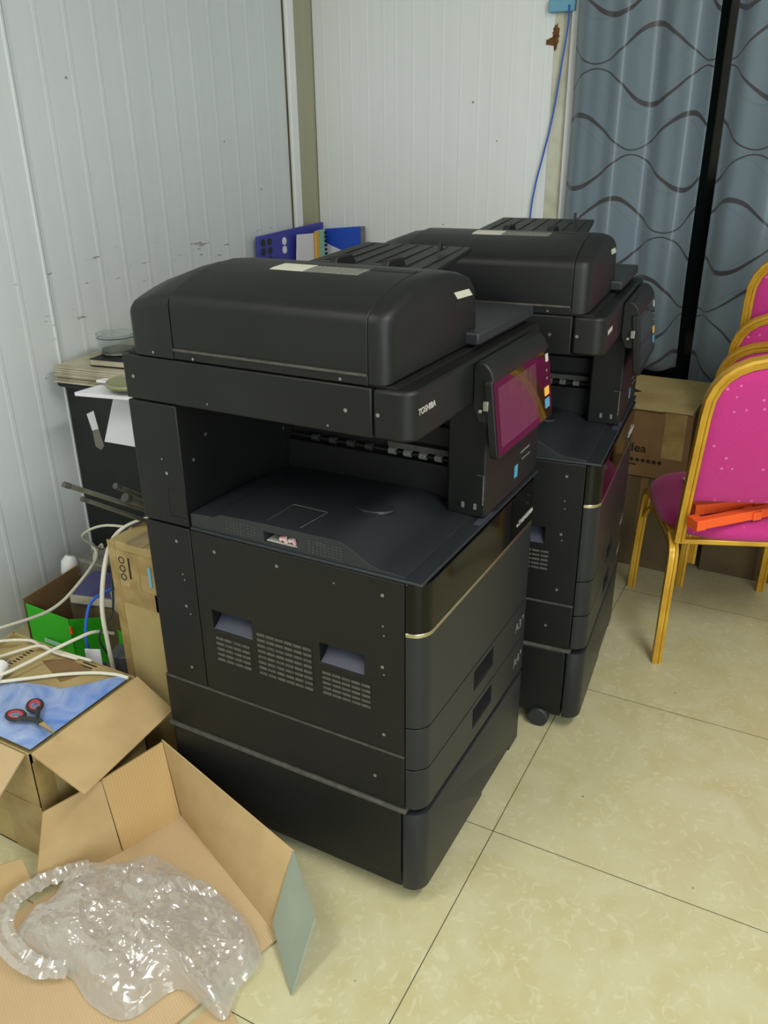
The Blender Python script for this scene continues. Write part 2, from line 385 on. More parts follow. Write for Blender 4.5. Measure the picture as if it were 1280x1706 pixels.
def spline(pts, n=8):
    P = [Vector(p) for p in pts]; P = [P[0]*2-P[1]]+P+[P[-1]*2-P[-2]]; out = []
    for i in range(1, len(P)-2):
        a, b, c, d = P[i-1:i+3]
        for k in range(n):
            t = k/n; out.append(.5*((2*b)+(c-a)*t+(2*a-5*b+4*c-d)*t*t+(3*b-a-3*c+d)*t**3))
    out.append(P[-2]); return out

# ================================================================ ROOM
def rib_wall(name, x0, x1, y, ribs, z1, m, amp=.0011, hw=.010, seam=()):
    pts = [(x0, y)]
    ev = sorted([(x, 0) for x in ribs]+[(x, 1) for x in seam])
    for x, k in ev:
        if k == 0: pts += [(x-hw, y), (x-hw*.5, y-amp), (x+hw*.5, y-amp), (x+hw, y)]
        else: pts += [(x-.012, y), (x-.010, y-.005), (x-.0035, y-.005), (x-.003, y+.006), (x+.001, y+.006), (x+.0015, y-.004), (x+.009, y-.003), (x+.011, y)]
    pts += [(x1, y), (x1, y+.08), (x0, y+.08)]
    mb = MB(); mb.prism(pts, 'z', 0, z1)
    return struct(build(name, mb, m, smooth=0))
XR, YB, ZC = 2.30, 1.62, 2.75
ribs = [.725-.111*k for k in range(1, 34)]+[.725+.1115*k for k in range(1, 12)]
rib_wall('wall_left', -3.1, 2.075, YB, ribs, ZC, M_wallL, seam=(.725,))
mb = MB(); mb.box(-3.1, XR+.08, -3.1, YB+.08, -.06, 0); struct(build('floor', mb, M_floor, smooth=0))
mb = MB(); mb.box(-3.1, XR+.08, -3.1, YB+.08, ZC, ZC+.06); struct(build('ceiling', mb, M_ceil, smooth=0))
# back wall: finely ribbed panel along x = XR
pts = [(XR, YB)]
y = YB-.05
while y > .46:
    pts += [(XR, y+.006), (XR-.0006, y+.003), (XR-.0006, y-.003), (XR, y-.006)]; y -= .078 if len(pts) % 3 else .055
pts += [(XR, .42), (XR+.08, .42), (XR+.08, YB)]
mb = MB(); mb.prism(pts, 'z', 0, ZC)
mb.box(XR, XR+.08, -3.1, .42, 0, .50); mb.box(XR, XR+.08, -3.1, .42, 2.35, ZC); mb.box(XR, XR+.08, -3.1, -1.5, .50, 2.35)
struct(build('wall_back', mb, M_wallB, smooth=0))
mb = MB(); mb.box(-3.1, -3.02, -3.1, YB, 0, ZC)
struct(build('wall_front', mb, M_wallother, smooth=0))
mb = MB(); mb.box(-3.1, XR+.08, -3.18, -3.1, 0, ZC); struct(build('wall_right', mb, M_wallother, smooth=0))
# corner post
mb = MB(); mb.box(2.075, 2.085, YB-.004, YB+.08, 0, ZC, 1); mb.box(2.085, 2.135, YB-.018, YB+.08, 0, ZC, 0); mb.box(2.135, XR+.08, YB+.004, YB+.08, 0, ZC, 2)
struct(build('trim_1', mb, [M_wallB, M_carddark, M_wallpost], bevel=.003))
# window frame behind the curtain (white edge strip) with its panes
mb = MB(); mb.box(XR-.030, XR+.05, .435, .492, .45, 2.40); mb.box(XR-.02, XR+.05, -1.5, .435, .45, .50); mb.box(XR-.02, XR+.05, -1.5, .435, 2.35, 2.40); mb.box(XR-.02, XR+.05, -.56, -.52, .50, 2.35)
struct(build('window_1', mb, M_plug, bevel=.003))
mb = MB(); mb.box(XR+.055, XR+.06, -1.5, .435, .50, 2.35); gp = build('window_2', mb, M_shadepane, smooth=0); struct(gp)
# yellowed sealant strip + rust mark beside the window
mb = MB(); mb.box(XR-.003, XR, .478, .560, .3, 2.36); struct(build('trim_2', mb, M_seal, smooth=0))
def blob(c, ax, ay, rx, ry, n, jag, th):
    pts = []
    for k in range(n):
        a = 2*PI*k/n; q = 1+jag*(random.random()-.5)
        pts.append(Vector(c)+Vector(ax)*rx*q*math.cos(a)+Vector(ay)*ry*q*math.sin(a))
    return pts
mb = MB(); mb.slab(blob((XR-.0032, .556, 1.785), (0, 1, 0), (0, 0, 1), .013, .046, 40, .45, 0), .0006)
mb.slab(blob((XR-.0034, .568, 1.770), (0, 1, 0), (0, 0, 1), .024, .012, 30, .5, 0), .0006)
tag(build('rust_stain', mb, M_rust, smooth=0), 'brown rust stain on the back wall below the pale blue tape', 'stain')

# ceiling lamps (fittings that carry the two lamp lights)
def lamp(x, y, label):
    t = thing('ceiling_lamp', label, 'lamp', (x, y, 2.75))
    m_ = MB(); m_.box(-.62, .62, -.16, .16, -.09, 0); build('housing', m_, M_plug, t, bevel=.01)
lamp(-.35, -1.25, 'long white ceiling light fitting nearer the printers'); lamp(-1.5, .7, 'long white ceiling light fitting above the open boxes')

# ================================================================ COPIER
def rounded_front(x0, x1, yf, yb, r=.034, n=8, both=True):
    pts = [(x0, yb)]
    for k in range(n+1):
        a = PI+PI/2*k/n; pts.append((x0+r+r*math.cos(a), yf+r+r*math.sin(a)))
    if both:
        for k in range(n+1):
            a = -PI/2+PI/2*k/n; pts.append((x1-r*.6+r*.6*math.cos(a), yf+r*.6+r*.6*math.sin(a)))
    else: pts.append((x1, yf))
    pts.append((x1, yb)); return pts
def screw(parent, y, z, x=0.0, r=.0055):
    m_ = MB(); m_.cyl((x-.0006, y, z), r, .002, 'x', 14, 0)
    m_.cyl((x-.0016, y-.0008, z-.0012), r*.62, .002, 'x', 12, 1)
    return build('screw', m_, [M_dark, M_screw], parent)
def make_copier():
    t = thing('photocopier', 'large black office photocopier nearest the camera, its touchscreen reflecting magenta', 'photocopier', (0, 0, 0))
    # --- pedestal
    o = build('pedestal', MB().box(.004, .598, .012, .60, .042, .248), M_black, t, bevel=.004)
    lip = MB().box(-.004, .60, .0, .604, .248, .257); build('pedestal_rim', lip, M_dust, o, bevel=.002)
    s = MB(); s.prism([(.012, .246), (.59, .246), (.59, .07), (.05, .07), (.012, .085)], 'x', -.001, .006); build('side_plate', s, M_black, o, bevel=.002)
    m_ = MB(); m_.prism(rounded_front(0, .575, -.035, .009, .036), 'z', .045, .246); pf = build('pedestal_front', m_, M_front, t, bevel=.003)
    c = MB(); c.box(.32, .50, -.05, -.02, .03, .058); cut(pf, c)
    # --- lower unit side
    build('seam_dust', MB().box(-.0015, .03, .004, .596, .3835, .3868), M_dust, t, smooth=0)
    build('lower_side_panel', MB().box(0, .60, .004, .598, .260, .384), M_black, t, bevel=.003)
    # --- main body core
    build('main_body', MB().box(.05, .60, .004, .590, .386, .763), M_black, t, bevel=.003)
    sp = build('side_panel', MB().box(0, .05, .004, .476, .389, .762), M_black, t)
    c = MB()
    for (y0, y1, z0, z1) in ((.345, .444, .545, .590), (.088, .186, .545, .590)):
        c.box(-.01, .046, y0, y1, z0, z1)
    cut(sp, c); b = sp.modifiers.new('bevel', 'BEVEL'); b.width = .0015; b.segments = 2; b.limit_method = 'ANGLE'
    for (y0, y1, z0, z1) in ((.345, .444, .545, .590), (.088, .186, .545, .590)):
        g = MB(); g.prism([(.0015, z0+.0005), (.045, z0+.0005), (.045, z1-.014), (.040, z1-.014)], 'y', y0+.001, y1-.001)
        build('grab_recess', g, M_handle, sp, bevel=.001)
    build('rear_side_panel', MB().box(0, .05, .479, .592, .389, .762), M_black, t, bevel=.002)
    def vent(y0, y1, z0, z1, nc, nr):
        g = MB(); dy = (y1-y0)/nc; dz = (z1-z0)/nr
        g.box(-.0004, .001, y0, y1, z0, z1, 1)
        for i in range(nc):
            for j in range(nr):
                a = y0+i*dy; q = z0+j*dz
                g.prism([(-.0004, q+dz*.10), (-.0016, q+dz*.18), (-.0006, q+dz*.62), (-.0004, q+dz*.62)], 'y', a+dy*.06, a+dy*.94, 0)
        build('vent_grille', g, [M_dust, M_black], sp, smooth=0)
    vent(.352, .440, .470, .534, 4, 5); vent(.203, .334, .470, .574, 6, 8); vent(.074, .182, .474, .532, 5, 5)
    # --- fronts
    m_ = MB(); m_.prism(rounded_front(0, .575, -.035, .002, .036), 'z', .458, .656); build('front_cover', m_, M_front, t, bevel=.002)
    m_ = MB(); m_.prism(rounded_front(-.0005, .5755, -.036, .002, .037), 'z', .656, .664); build('silver_strip', m_, M_silver, t, bevel=.001, label='thin silver trim strip')
    m_ = MB(); m_.prism(rounded_front(0, .575, -.035, .002, .036), 'z', .664, .762); build('gloss_panel', m_, M_gloss, t, bevel=.003, label='glossy black upper front panel')
    for z0, z1, lab in ((.360, .455, 1), (.262, .357, 2)):
        m_ = MB(); m_.prism(rounded_front(0, .575, -.035, .002, .036), 'z', z0, z1); d = build('drawer', m_, M_front, t)
        c = MB(); zc = z1-.012
        c.prism([(-.06, zc), (-.06, zc-.05), (-.034, zc-.05), (-.006, zc-.042), (-.006, zc)], 'x', .243, .352); cut(d, c)
        b = d.modifiers.new('bevel', 'BEVEL'); b.width = .002; b.segments = 2; b.limit_method = 'ANGLE'
        hd = MB().prism([(-.0335, zc-.0495), (-.0075, zc-.041), (-.0075, zc-.0395), (-.0335, zc-.046)], 'x', .244, .351); build('handle_scoop', hd, M_dark, d, smooth=0)
        text('size_mark', 'A3' if lab == 1 else 'A4', .034, basis((1, 0, 0), (0, 0, 1), (.490, -.0356, z0+.036)), M_print, d)
        text('size_mark', 'R', .018, basis((1, 0, 0), (0, 0, 1), (.535, -.0356, z0+.050)), M_print, d)
    text('model_name', 'e-STUDIO2508A', .0145, basis((1, 0, 0), (0, 0, 1), (.455, -.0359, .686)), M_text, t)
    # --- deck and output tray
    build('top_deck', MB().box(0, .60, -.030, .476, .763, .769), M_deck, t, bevel=.002)
    m_ = MB(); m_.slab([(.262, -.027, .7692), (.335, -.027, .7692), (.335, -.012, .7692), (.262, -.012, .7692)], .0006); build('deck_sticker', m_, M_handle, t, smooth=0)
    prof = [(.474, .769), (.474, .797), (.44, .800), (.418, .800), (.400, .809), (.30, .812), (.22, .8125), (.135, .813), (.118, .806), (.09, .790), (.070, .780), (.055, .7765), (.03, .776), (.005, .772), (.005, .769)]
    rings = []
    for x, k in ((.004, 1), (.06, 1.02), (.14, .98), (.22, .80), (.30, .52), (.355, .30)):
        rings.append([(x, y_, .769+(z_-.769)*k) for y_, z_ in prof])
    m_ = MB(); m_.loft(rings); tr = build('output_tray', m_, M_deck, t)
    c = MB(); c.box(-.01, .045, .225, .300, .7755, .797); cut(tr, c)
    b = tr.modifiers.new('bevel', 'BEVEL'); b.width = .002; b.segments = 2; b.limit_method = 'ANGLE'
    for (y0, y1) in ((.318, .390), (.130, .205)):
        g = MB()
        for i in range(9):
            for j in range(5):
                a = y0+(y1-y0)*i/9; q = .776+.0055*j+(.001)
                g.box(.0030, .0042, a, a+.0042, q, q+.0016)
        build('speaker_holes', g, M_dust, tr, smooth=0)
    g = MB().box(.010, .040, .227, .298, .7757, .7772); build('crumpled_note', g, M_label, tr, smooth=0)
    g = MB()
    for (a, b_, s_) in ((.262, .011, 1), (.243, .012, 1)):
        g.tube([(b_, a-.009, .778), (b_+.004, a-.003, .787), (b_+.001, a+.004, .785), (b_+.006, a+.010, .779)], [.003, .006, .005, .002], 6)
    build('pink_tag', g, M_pinkpaper, tr, label='crumpled pink paper scraps')
    g = MB(); g.tube([(.018, .225, .814), (.098, .217, .814), (.100, .296, .814)], .0012, 4); g.tube([(.018, .300, .813), (.100, .296, .814)], .0006, 4)
    build('stopper_outline', g, M_dust, tr)
    g = MB(); n = 28
    ring = lambda rr, z_: [(.172+rr*math.cos(2*PI*k/n)*.9,   .155+rr*math.sin(2*PI*k/n), z_-.10*(rr*math.cos(2*PI*k/n))) for k in range(n)]
    g.loft([ring(.040, .8060), ring(.038, .8104), ring(.031, .8112), ring(.014, .8100)]); build('finger_dish', g, M_deck, tr)
    for y_ in (.36, .19, .11):
        g = MB().box(.02, .30, y_-.0008, y_+.0008, .806, .8127); 
    # --- rear column, right block, front pillar
    build('rear_column', MB().box(0, .60, .478, .594, .766, 1.013), M_black, t, bevel=.003)
    g = MB(); g.box(-.0008, .03, .4775, .520, .786, .842); n_ = build('column_clip', g, M_black, t, bevel=.001)
    g = MB(); g.box(-.0012, .0, .5195, .5212, .792, .842); g.box(-.0012, 0, .478, .5205, .784, .7858); build('clip_gap', g, M_dark, n_, smooth=0)
    g = MB(); g.box(.37, .60, .062, .478, .766, 1.013); g.box(.345, .37, .062, .478, .766, .845); g.box(.35, .37, .062, .478, .885, .925)
    build('paper_exit', g, M_dark, t, bevel=.002)
    g = MB(); g.box(.346, .352, .070, .22, .866, .878); g.cyl((.352, .065, .856), .004, .40, 'y', 10, 1); build('roller_bar', g, [M_dust, M_dark], t, smooth=30)
    for k in range(8):
        yy = .095+k*.036 if k < 4 else .26+(k-4)*.045
        build('roller', MB().cyl((.350, yy, .857), .0075, .016, 'y', 14), M_print if k < 4 else M_dusty, t)
    pl = build('front_pillar', MB().box(.292, .60, -.024, .060, .769, 1.013), M_black, t, bevel=.006)
    g = MB()
    g.tube([(.291, -.005, .862), (.291, -.019, .862), (.291, -.019, .80)], .0010, 5); g.box(.2905, .292, .02, .026, .788, .80); g.box(.2905, .292, -.006, 0, .788, .800)
    build('port_outline', g, M_print, pl)
    g = MB(); g.box(.452, .470, -.0250, -.024, .80, .827, 0); build('blue_sticker', g, M_blu, pl, smooth=0, label='small blue sticker')
    g = MB(); g.box(.485, .54, -.0247, -.024, .845, .849); g.box(.495, .545, -.0247, -.024, .828, .831); build('printed_mark', g, M_print, pl, smooth=0)
    # --- scanner
    sh = build('scanner_housing', MB().box(0, .60, .0625, .594, 1.016, 1.100), M_black, t, bevel=.003)
    m_ = MB(); m_.prism(rounded_front(0, .60, -.012, .0608, .030, 8, False), 'z', 1.016, 1.100); sf = build('scanner_front', m_, M_black, t, bevel=.006)
    text('brand_text', 'TOSHIBA', .0155, basis((1, 0, 0), (0, 0, 1), (.018, -.0124, 1.060)), M_text, sf, sx=1.0)
    build('glass_surround', MB().box(.01, .60, .02, .585, 1.100, 1.104), M_dark, sh, smooth=0)
    # --- lid and feeder
    build('platen_cover', MB().box(.30, .60, .005, .572, 1.110, 1.133), M_deck, t, bevel=.004)
    fe = build('feeder_base', MB().box(.0, .35, .068, .466, 1.103, 1.121), M_black, t, bevel=.002)
    g = MB().box(-.003, .002, .070, .464, 1.1185, 1.1225); build('hinge_strip', g, M_dust, fe, smooth=0)
    P = [(.0, 1.121), (.0, 1.198), (.0025, 1.209), (.010, 1.2175), (.028, 1.2255), (.06, 1.2365), (.10, 1.247), (.14, 1.2525), (.19, 1.2545), (.25, 1.249), (.30, 1.240), (.335, 1.228), (.352, 1.212), (.362, 1.175), (.366, 1.134), (.366, 1.121)]
    def sec(y_, ix=0, iz=0, dz=0, low=None):
        out = []
        for x_, z_ in P:
            zz = z_ if z_ > 1.13 else (low or z_)
            k = (x_-.183)/.183
            xx = x_ + (ix if k < -.3 else -ix if k > .6 else 0)*min(1, abs(k)) 
            if z_ > 1.13: zz = z_-iz*(z_-1.12)/.13+dz*(z_-1.12)/.13
            out.append((xx, y_, zz))
        return out
    m_ = MB(); m_.loft([sec(.068), sec(.465)]); fc = build('feeder_cover', m_, M_black, t, bevel=.0015)
    m_ = MB(); m_.loft([sec(.0665, low=1.106), sec(.052, .001, .001, low=1.106), sec(.041, .005, .004, low=1.106), sec(.034, .012, .009, low=1.107), sec(.030, .024, .016, low=1.110)])
    build('feeder_front_cap', m_, M_black, t, smooth=50)
    m_ = MB(); m_.loft([sec(.4665, dz=-.004, low=1.103), sec(.50, dz=-.008, low=1.103), sec(.553, 0, .004, dz=-.022, low=1.103), sec(.566, .008, .010, dz=-.026, low=1.103)])
    build('feeder_rear_cap', m_, M_black, t, smooth=50)
    g = MB(); g.prism([(.165, 1.1200), (.225, 1.133), (.365, 1.133), (.365, 1.12)], 'y', .0285, .0305); 
    g2 = MB(); g2.slab([(.256, .0294, 1.200), (.323, .0294, 1.197), (.305, .0294, 1.2105), (.240, .0294, 1.2135)], -.0008)
    build('paper_label', g2, M_label, fc, smooth=0, label='pale yellowed label')
    def topz(x_):
        for a, b_ in zip(P[1:-2], P[2:-1]):
            if a[0] <= x_ <= b_[0]: return a[1]+(b_[1]-a[1])*(x_-a[0])/(b_[0]-a[0])
        return 1.25
    def top_strip(x0, x1, y0, y1, lift=.0006):
        xs = [x0+(x1-x0)*k/4 for k in range(5)]
        return MB().loft([[(x_, y_, topz(x_)+lift) for x_ in xs]+[(x_, y_, topz(x_)-.002) for x_ in xs[::-1]] for y_ in (y0, y1)])
    build('paper_label', top_strip(.125, .175, .265, .335), M_label, fc, smooth=0, label='white label on the feeder lid')
    build('printed_strip', top_strip(.125, .172, .155, .265, .0004), M_print, fc, smooth=0)
    build('lid_slot', top_strip(.165, .185, .062+.01, .155, .0008), M_dark, fc, smooth=0)
    # input tray
    z0, z1 = 1.230, 1.252
    m_ = MB(); m_.hexa([(.265, .10, z0-.010), (.265, .40, z0-.010), (.54, .375, z1-.010), (.54, .125, z1-.010)], [(.265, .10, z0), (.265, .40, z0), (.54, .375, z1), (.54, .125, z1)])
    it = build('input_tray', m_, M_black, t, bevel=.003)
    g = MB()
    for k in range(7):
        yy = .135+k*.038
        g.tube([(.30, yy, z0+.0045), (.53, .14+k*.034, z1-.0005)], .0011, 4)
    build('tray_rib', g, M_dark, it)
    for yy in (.175, .285):
        g = MB(); g.prism([(.268, z0), (.345, z0+.008), (.330, z0+.026), (.275, z0+.026), (.266, z0+.014)], 'y', yy, yy+.016, 0); build('paper_guide', g, M_dark, it, bevel=.003)
        g = MB(); g.prism([(.27, z0), (.34, z0+.006), (.30, z0+.015), (.28, z0+.015)], 'y', yy+.016, yy+.05, 0); build('guide_foot', g, M_black, it, bevel=.003)
    g = MB(); g.prism([(.46, 1.25), (.475, 1.255), (.468, 1.274)], 'y', .160, .166); build('stopper_fin', g, M_dark, it, smooth=0)
    # --- control panel: backing shell + tilted screen slab
    m_ = MB(); m_.prism([(-.012, 1.012), (-.012, 1.088), (-.018, 1.097), (-.034, 1.096), (-.046, 1.084), (-.052, 1.070), (-.050, .985), (-.024, .985)], 'x', .238, .532)
    cp = build('control_panel', m_, M_black, t, bevel=.003, label='tilting touchscreen control panel')
    ux = Vector((1, 0, 0)); uz = Vector((0, .12, 1)).normalized(); nrm = uz.cross(ux)*-1   # facing -y
    nrm = Vector((0, -1, .12)).normalized(); org = Vector((.232, -.062, .920))
    def onp(a, b_, d): return tuple(org+ux*a+uz*b_+nrm*d)
    W_, H_ = .315, .150
    def rr(w0, w1, h0, h1, r, d, n=5):
        out = []
        for cx, cz, a0 in ((w1-r, h1-r, 0), (w0+r, h1-r, PI/2), (w0+r, h0+r, PI), (w1-r, h0+r, 1.5*PI)):
            for k in range(n+1):
                a = a0+PI/2*k/n; out.append(onp(cx+r*math.cos(a), cz+r*math.sin(a), d))
        return out
    m_ = MB(); m_.loft([rr(0, W_, 0, H_, .012, -.010), rr(0, W_, 0, H_, .012, .006)]); bz = build('panel_bezel', m_, M_black, cp, bevel=.002)
    m_ = MB(); m_.loft([rr(.004, W_-.004, .004, H_-.004, .009, .0055), rr(.004, W_-.004, .004, H_-.004, .009, .0068)]); build('screen_glass', m_, M_screen, bz, smooth=30, label='dark glossy glass of the touch panel')
    m_ = MB(); m_.loft([rr(.022, .225, .018, H_-.020, .001, .0066), rr(.022, .225, .018, H_-.020, .001, .0072)]); build('touchscreen', m_, M_film, bz, smooth=0, label='switched-off screen under creased protective film')
    for a, b_, w_, h_, mm, nm in ((.270, .050, .026, .018, M_yel, 'start_button'), (.270, .024, .026, .020, M_blu, 'function_button'), (.285, .118, .014, .016, M_label, 'button_label'), (.284, .098, .007, .005, M_print, 'button_mark'), (.284, .082, .007, .005, M_print, 'button_mark')):
        m_ = MB(); m_.loft([rr(a, a+w_, b_, b_+h_, .002, .0066), rr(a, a+w_, b_, b_+h_, .002, .0078)]); build(nm, m_, mm, bz, smooth=0)
    g = MB(); g.box(.229, .235, -.046, -.036, 1.012, 1.030); g.cyl((.230, -.030, 1.010), .004, .006, 'x', 10); build('usb_port', g, M_screw, cp, bevel=.001, label='small metal port')
    # --- screws
    for y_, z_ in [(.42, .729), (.272, .734), (.047, .731), (.049, .58), (.048, .427), (.069, .319), (.515, .731), (.51, .583), (.516, .43), (.518, .876), (.571, 1.061), (.111, 1.059), (.051, 1.059)]:
        screw(t, y_, z_)
    for y_, z_ in [(.147, .73), (.047, .668), (.045, .648), (.046, .564), (.509, .658), (.506, .645), (.501, .566), (.526, .904), (.146, 1.028), (.4, 1.03)]:
        screw(t, y_, z_, 0, .0030)
    for y_, z_, x_ in [(.514, 1.112, 0), (.422, 1.109, 0), (.119, 1.110, 0)]: screw(t, y_, z_, x_, .004)
    for x_, z_ in [(.032, .899), (.074, .938), (.331, .873)]:
        g = MB(); g.cyl((x_, .4772, z_), .0055, .001, 'y', 12, 0); g.cyl((x_+.001, .4766, z_-.001), .0035, .001, 'y', 10, 1); build('screw', g, [M_dark, M_screw], t)
    # --- castors
    for x_, y_ in ((.07, .10), (.53, .10), (.07, .53), (.53, .53)):
        cw = build('castor', MB().box(x_-.018, x_+.018, y_-.026, y_+.026, .034, .051), M_black, t, bevel=.006)
        build('wheel', MB().cyl((x_-.022, y_, .028), .028, .044, 'x', 22), M_wheel, cw, bevel=.004)
    return t
cop1 = make_copier()
cop2 = copy_tree(cop1)
cop2.location = (.690, -.118, 0); cop2.rotation_euler = (0, 0, .099)
cop2['label'] = 'second black office photocopier, behind the nearer one and beside the brown cartons'
for ch_ in cop2.children:            # its front left castor has swivelled outwards
    if ch_.name.startswith('castor'):
        ch_.location = (-.052, -.030, 0); break
cop1['group'] = cop2['group'] = 'black office photocopiers'

# ================================================================ OPEN FLAT CARTON (foreground)
t = thing('open_carton', 'open flattened brown carton lying in front of the nearer copier', 'cardboard box', (-.03, .579, 0))
LO = Vector((.03, -.579, 0))
def q(p): return tuple(Vector(p)+LO)
def panel(name, quad, m, uvdir=None, th=.004, parent=None, label=None, m2=None, flip=False):
    Q = [Vector(q(p)) for p in quad]
    n = (Q[1]-Q[0]).cross(Q[-1]-Q[0]).normalized()*(th if not flip else -th)
    N = 10
    mb_ = MB()
    def S(u, v, d):
        p = Q[0]*(1-u)*(1-v)+Q[1]*u*(1-v)+Q[2]*u*v+Q[3]*(1-u)*v
        return tuple(p+n*d+n.normalized()*noise.noise(Vector((p.x*6, p.y*6, p.z*6+3)))*.004*min(1, 4*min(u, 1-u, v, 1-v)+.0))
    for d in (0, 1):
        mb_.add([S(i/N, j/N, d) for j in range(N+1) for i in range(N+1)], [(j*(N+1)+i, j*(N+1)+i+1, (j+1)*(N+1)+i+1, (j+1)*(N+1)+i)[::1 if d else -1] for j in range(N) for i in range(N)], 1 if d and m2 else 0)
    K = (N+1)**2; rim = [i for i in range(N+1)]+[(j*(N+1)+N) for j in range(1, N+1)]+[N*(N+1)+i for i in range(N-1, -1, -1)]+[j*(N+1) for j in range(N-1, 0, -1)]
    L_ = len(rim); o_ = 0
    mb_.f += [(rim[k], rim[(k+1) % L_], rim[(k+1) % L_]+K, rim[k]+K) for k in range(L_)]; mb_.mi += [0]*L_
    ob = build(name, mb_, [m]+([m2] if m2 else []), parent or t, smooth=40)
    uvl = ob.data.uv_layers.new(name='uv'); lu = (Q[1]-Q[0]).length; lv = (Q[3]-Q[0]).length
    for lp in ob.data.loops:
        idx = lp.vertex_index % K; i, j = idx % (N+1), idx//(N+1)
        uvl.data[lp.index].uv = (i/N*lu, j/N*lv)
    if label: ob['label'] = label
    return ob
z_ = .006
panel('base', [(-.196, .187, z_), (-.026, .582, z_), (-.650, .772, z_), (-.880, .366, z_)], M_flute2)
panel('right_wall', [(-.032, .579, .008), (-.195, .19, .008), (-.105, .205, .147), (-.013, .628, .198)], M_card, flip=True)
panel('back_wall', [(-.175, .624, .008), (-.034, .582, .008), (-.015, .626, .196), (-.172, .656, .198)], M_flute)
panel('back_flap', [(-.178, .624, .008), (-.174, .654, .198), (-.285, .712, .176), (-.345, .705, .02)], M_card)
panel('front_flap', [(-.190, .203, .034), (-.106, .204, .147), (-.189, .100, .104), (-.282, .097, .003)], M_flapgrey, m2=M_flapblue, label='grey printed outer flap with a blue edge')
panel('left_flap', [(-.43, .735, .01), (-.345, .708, .02), (-.335, .745, .075), (-.40, .775, .09)], M_card)
panel('end_flap', [(-.345, .206, .006), (-.42, .06, .004), (-.86, .21, .004), (-.80, .347, .006)], M_card2)

# ================================================================ PLASTIC BAG
def bag():
    out = [(-.400, .668), (-.345, .655), (-.292, .660), (-.229, .618), (-.178, .54), (-.175, .413), (-.185, .296), (-.226, .214), (-.268, .181), (-.327, .186), (-.385, .172), (-.379, .234), (-.382, .289), (-.467, .326), (-.477, .405), (-.456, .482), (-.459, .568), (-.454, .642)]
    P_ = [Vector((a, b, 0)) for a, b in out]; S_ = spline(P_+[P_[0]], 10)[:-1]
    n = len(S_); c = sum(S_, Vector())/n; NR = 52
    vs = []; fs = []
    for layer in (0, 1):
        base = len(vs)
        for j in range(NR+1):
            t_ = j/NR
            for p in S_:
                x = c+(p-c)*(1-t_)
                prof = (1-(1-t_)**3.2)
                wx = x.x+.022*noise.noise(Vector((x.x*8, x.y*8, 11+layer))); wy = x.y+.022*noise.noise(Vector((x.x*8, x.y*8, 23+layer)))
                w1 = noise.noise(Vector((wx*7, wy*7, 1+layer*5)))
                cr = 0
                for sc_, am in ((6, 1.3), (13, .95), (27, .55), (55, .22)):
                    dd = noise.voronoi(Vector((wx*sc_, wy*sc_*.8, 3.1+layer*4)))[0]
                    cr += am*(.9-(dd[1]-dd[0])*1.7)
                h = .050*prof*(1+.6*w1)+.016*cr*min(1, t_*7)
                if layer: h = h*.45
                dx = .010*noise.noise(Vector((x.x*20, x.y*20, 30)))*min(1, t_*10)
                vs.append((x.x+dx, x.y-dx, .014+max(h, 0)+(.0 if layer else .002)))
        for j in range(NR):
            for i in range(n):
                i2 = (i+1) % n; fs.append((base+j*n+i, base+j*n+i2, base+(j+1)*n+i2, base+(j+1)*n+i))
    m_ = MB().add(vs, fs); o = build('plastic_bag', m_, M_bag, smooth=14)
    # handle loop
    hp = spline([(-.265, .625, .045), (-.300, .652, .050), (-.35, .678, .055), (-.405, .690, .055), (-.456, .663, .050), (-.479, .607, .045), (-.479, .54, .035), (-.450, .49, .03)], 10)
    m2_ = MB(); rings = []
    for k, p in enumerate(hp):
        tt = (hp[min(k+1, len(hp)-1)]-hp[max(k-1, 0)]).normalized(); sd = tt.cross(Vector((0, 0, 1))).normalized()
        rings.append([tuple(p+sd*w_+Vector((0, 0, .008*noise.noise(Vector((k*.5, w_*90, 2)))+hh))) for w_, hh in ((-.022, 0), (-.012, .007), (0, .002), (.010, .008), (.022, 0), (.0, -.006))])
    m2_.loft(rings); hd = build('handle', m2_, M_bag, o, smooth=25)
    tag(o, 'crumpled clear plastic bag lying in the open carton', 'plastic bag')
bag()

# ================================================================ CARTON WITH BLUE PACK
X0, X1, Y0, Y1, ZT = -.267, .042, .738, 1.16, .302
t = thing('carton', 'brown carton at the left with the blue film pack and scissors on top', 'cardboard box', (0, 0, 0))
mb = MB(); mb.box(X0, X1, Y0, Y0+.004, 0, ZT); mb.box(X0, X1, Y1-.004, Y1, 0, ZT); mb.box(X0, X0+.004, Y0, Y1, 0, ZT); mb.box(X1-.004, X1, Y0, Y1, 0, ZT); mb.box(X0, X1, Y0, Y1, 0, .004)
mb.box(X0+.006, X1-.006, Y0+.012, Y1-.006, .15, .292)
build('box_body', mb, M_cardold, t)
LO = Vector((0, 0, 0))
panel('flap', [(X0+.002, Y0-.002, ZT), (X1, Y0-.002, ZT), (X1+.006, .640, .236), (X0+.005, .598, .252)], M_card, parent=t, flip=True)
panel('flap', [(X0-.002, Y0+.01, ZT), (X0-.002, Y1, ZT), (-.345, Y1-.02, .215), (-.335, .79, .20)], M_card2, parent=t)
mb = MB(); mb.box(X0-.0012, X0-.0002, Y0+.005, Y0+.12, .0, .29); mb.box(X0+.0, X0+.045, Y0-.0012, Y0-.0002, .0, .28)
mb.box(X0-.0024, X0-.0013, Y0-.001, Y1-.1, .10, .16)
build('tape', mb, M_tape, t, smooth=0, label='glossy packing tape')
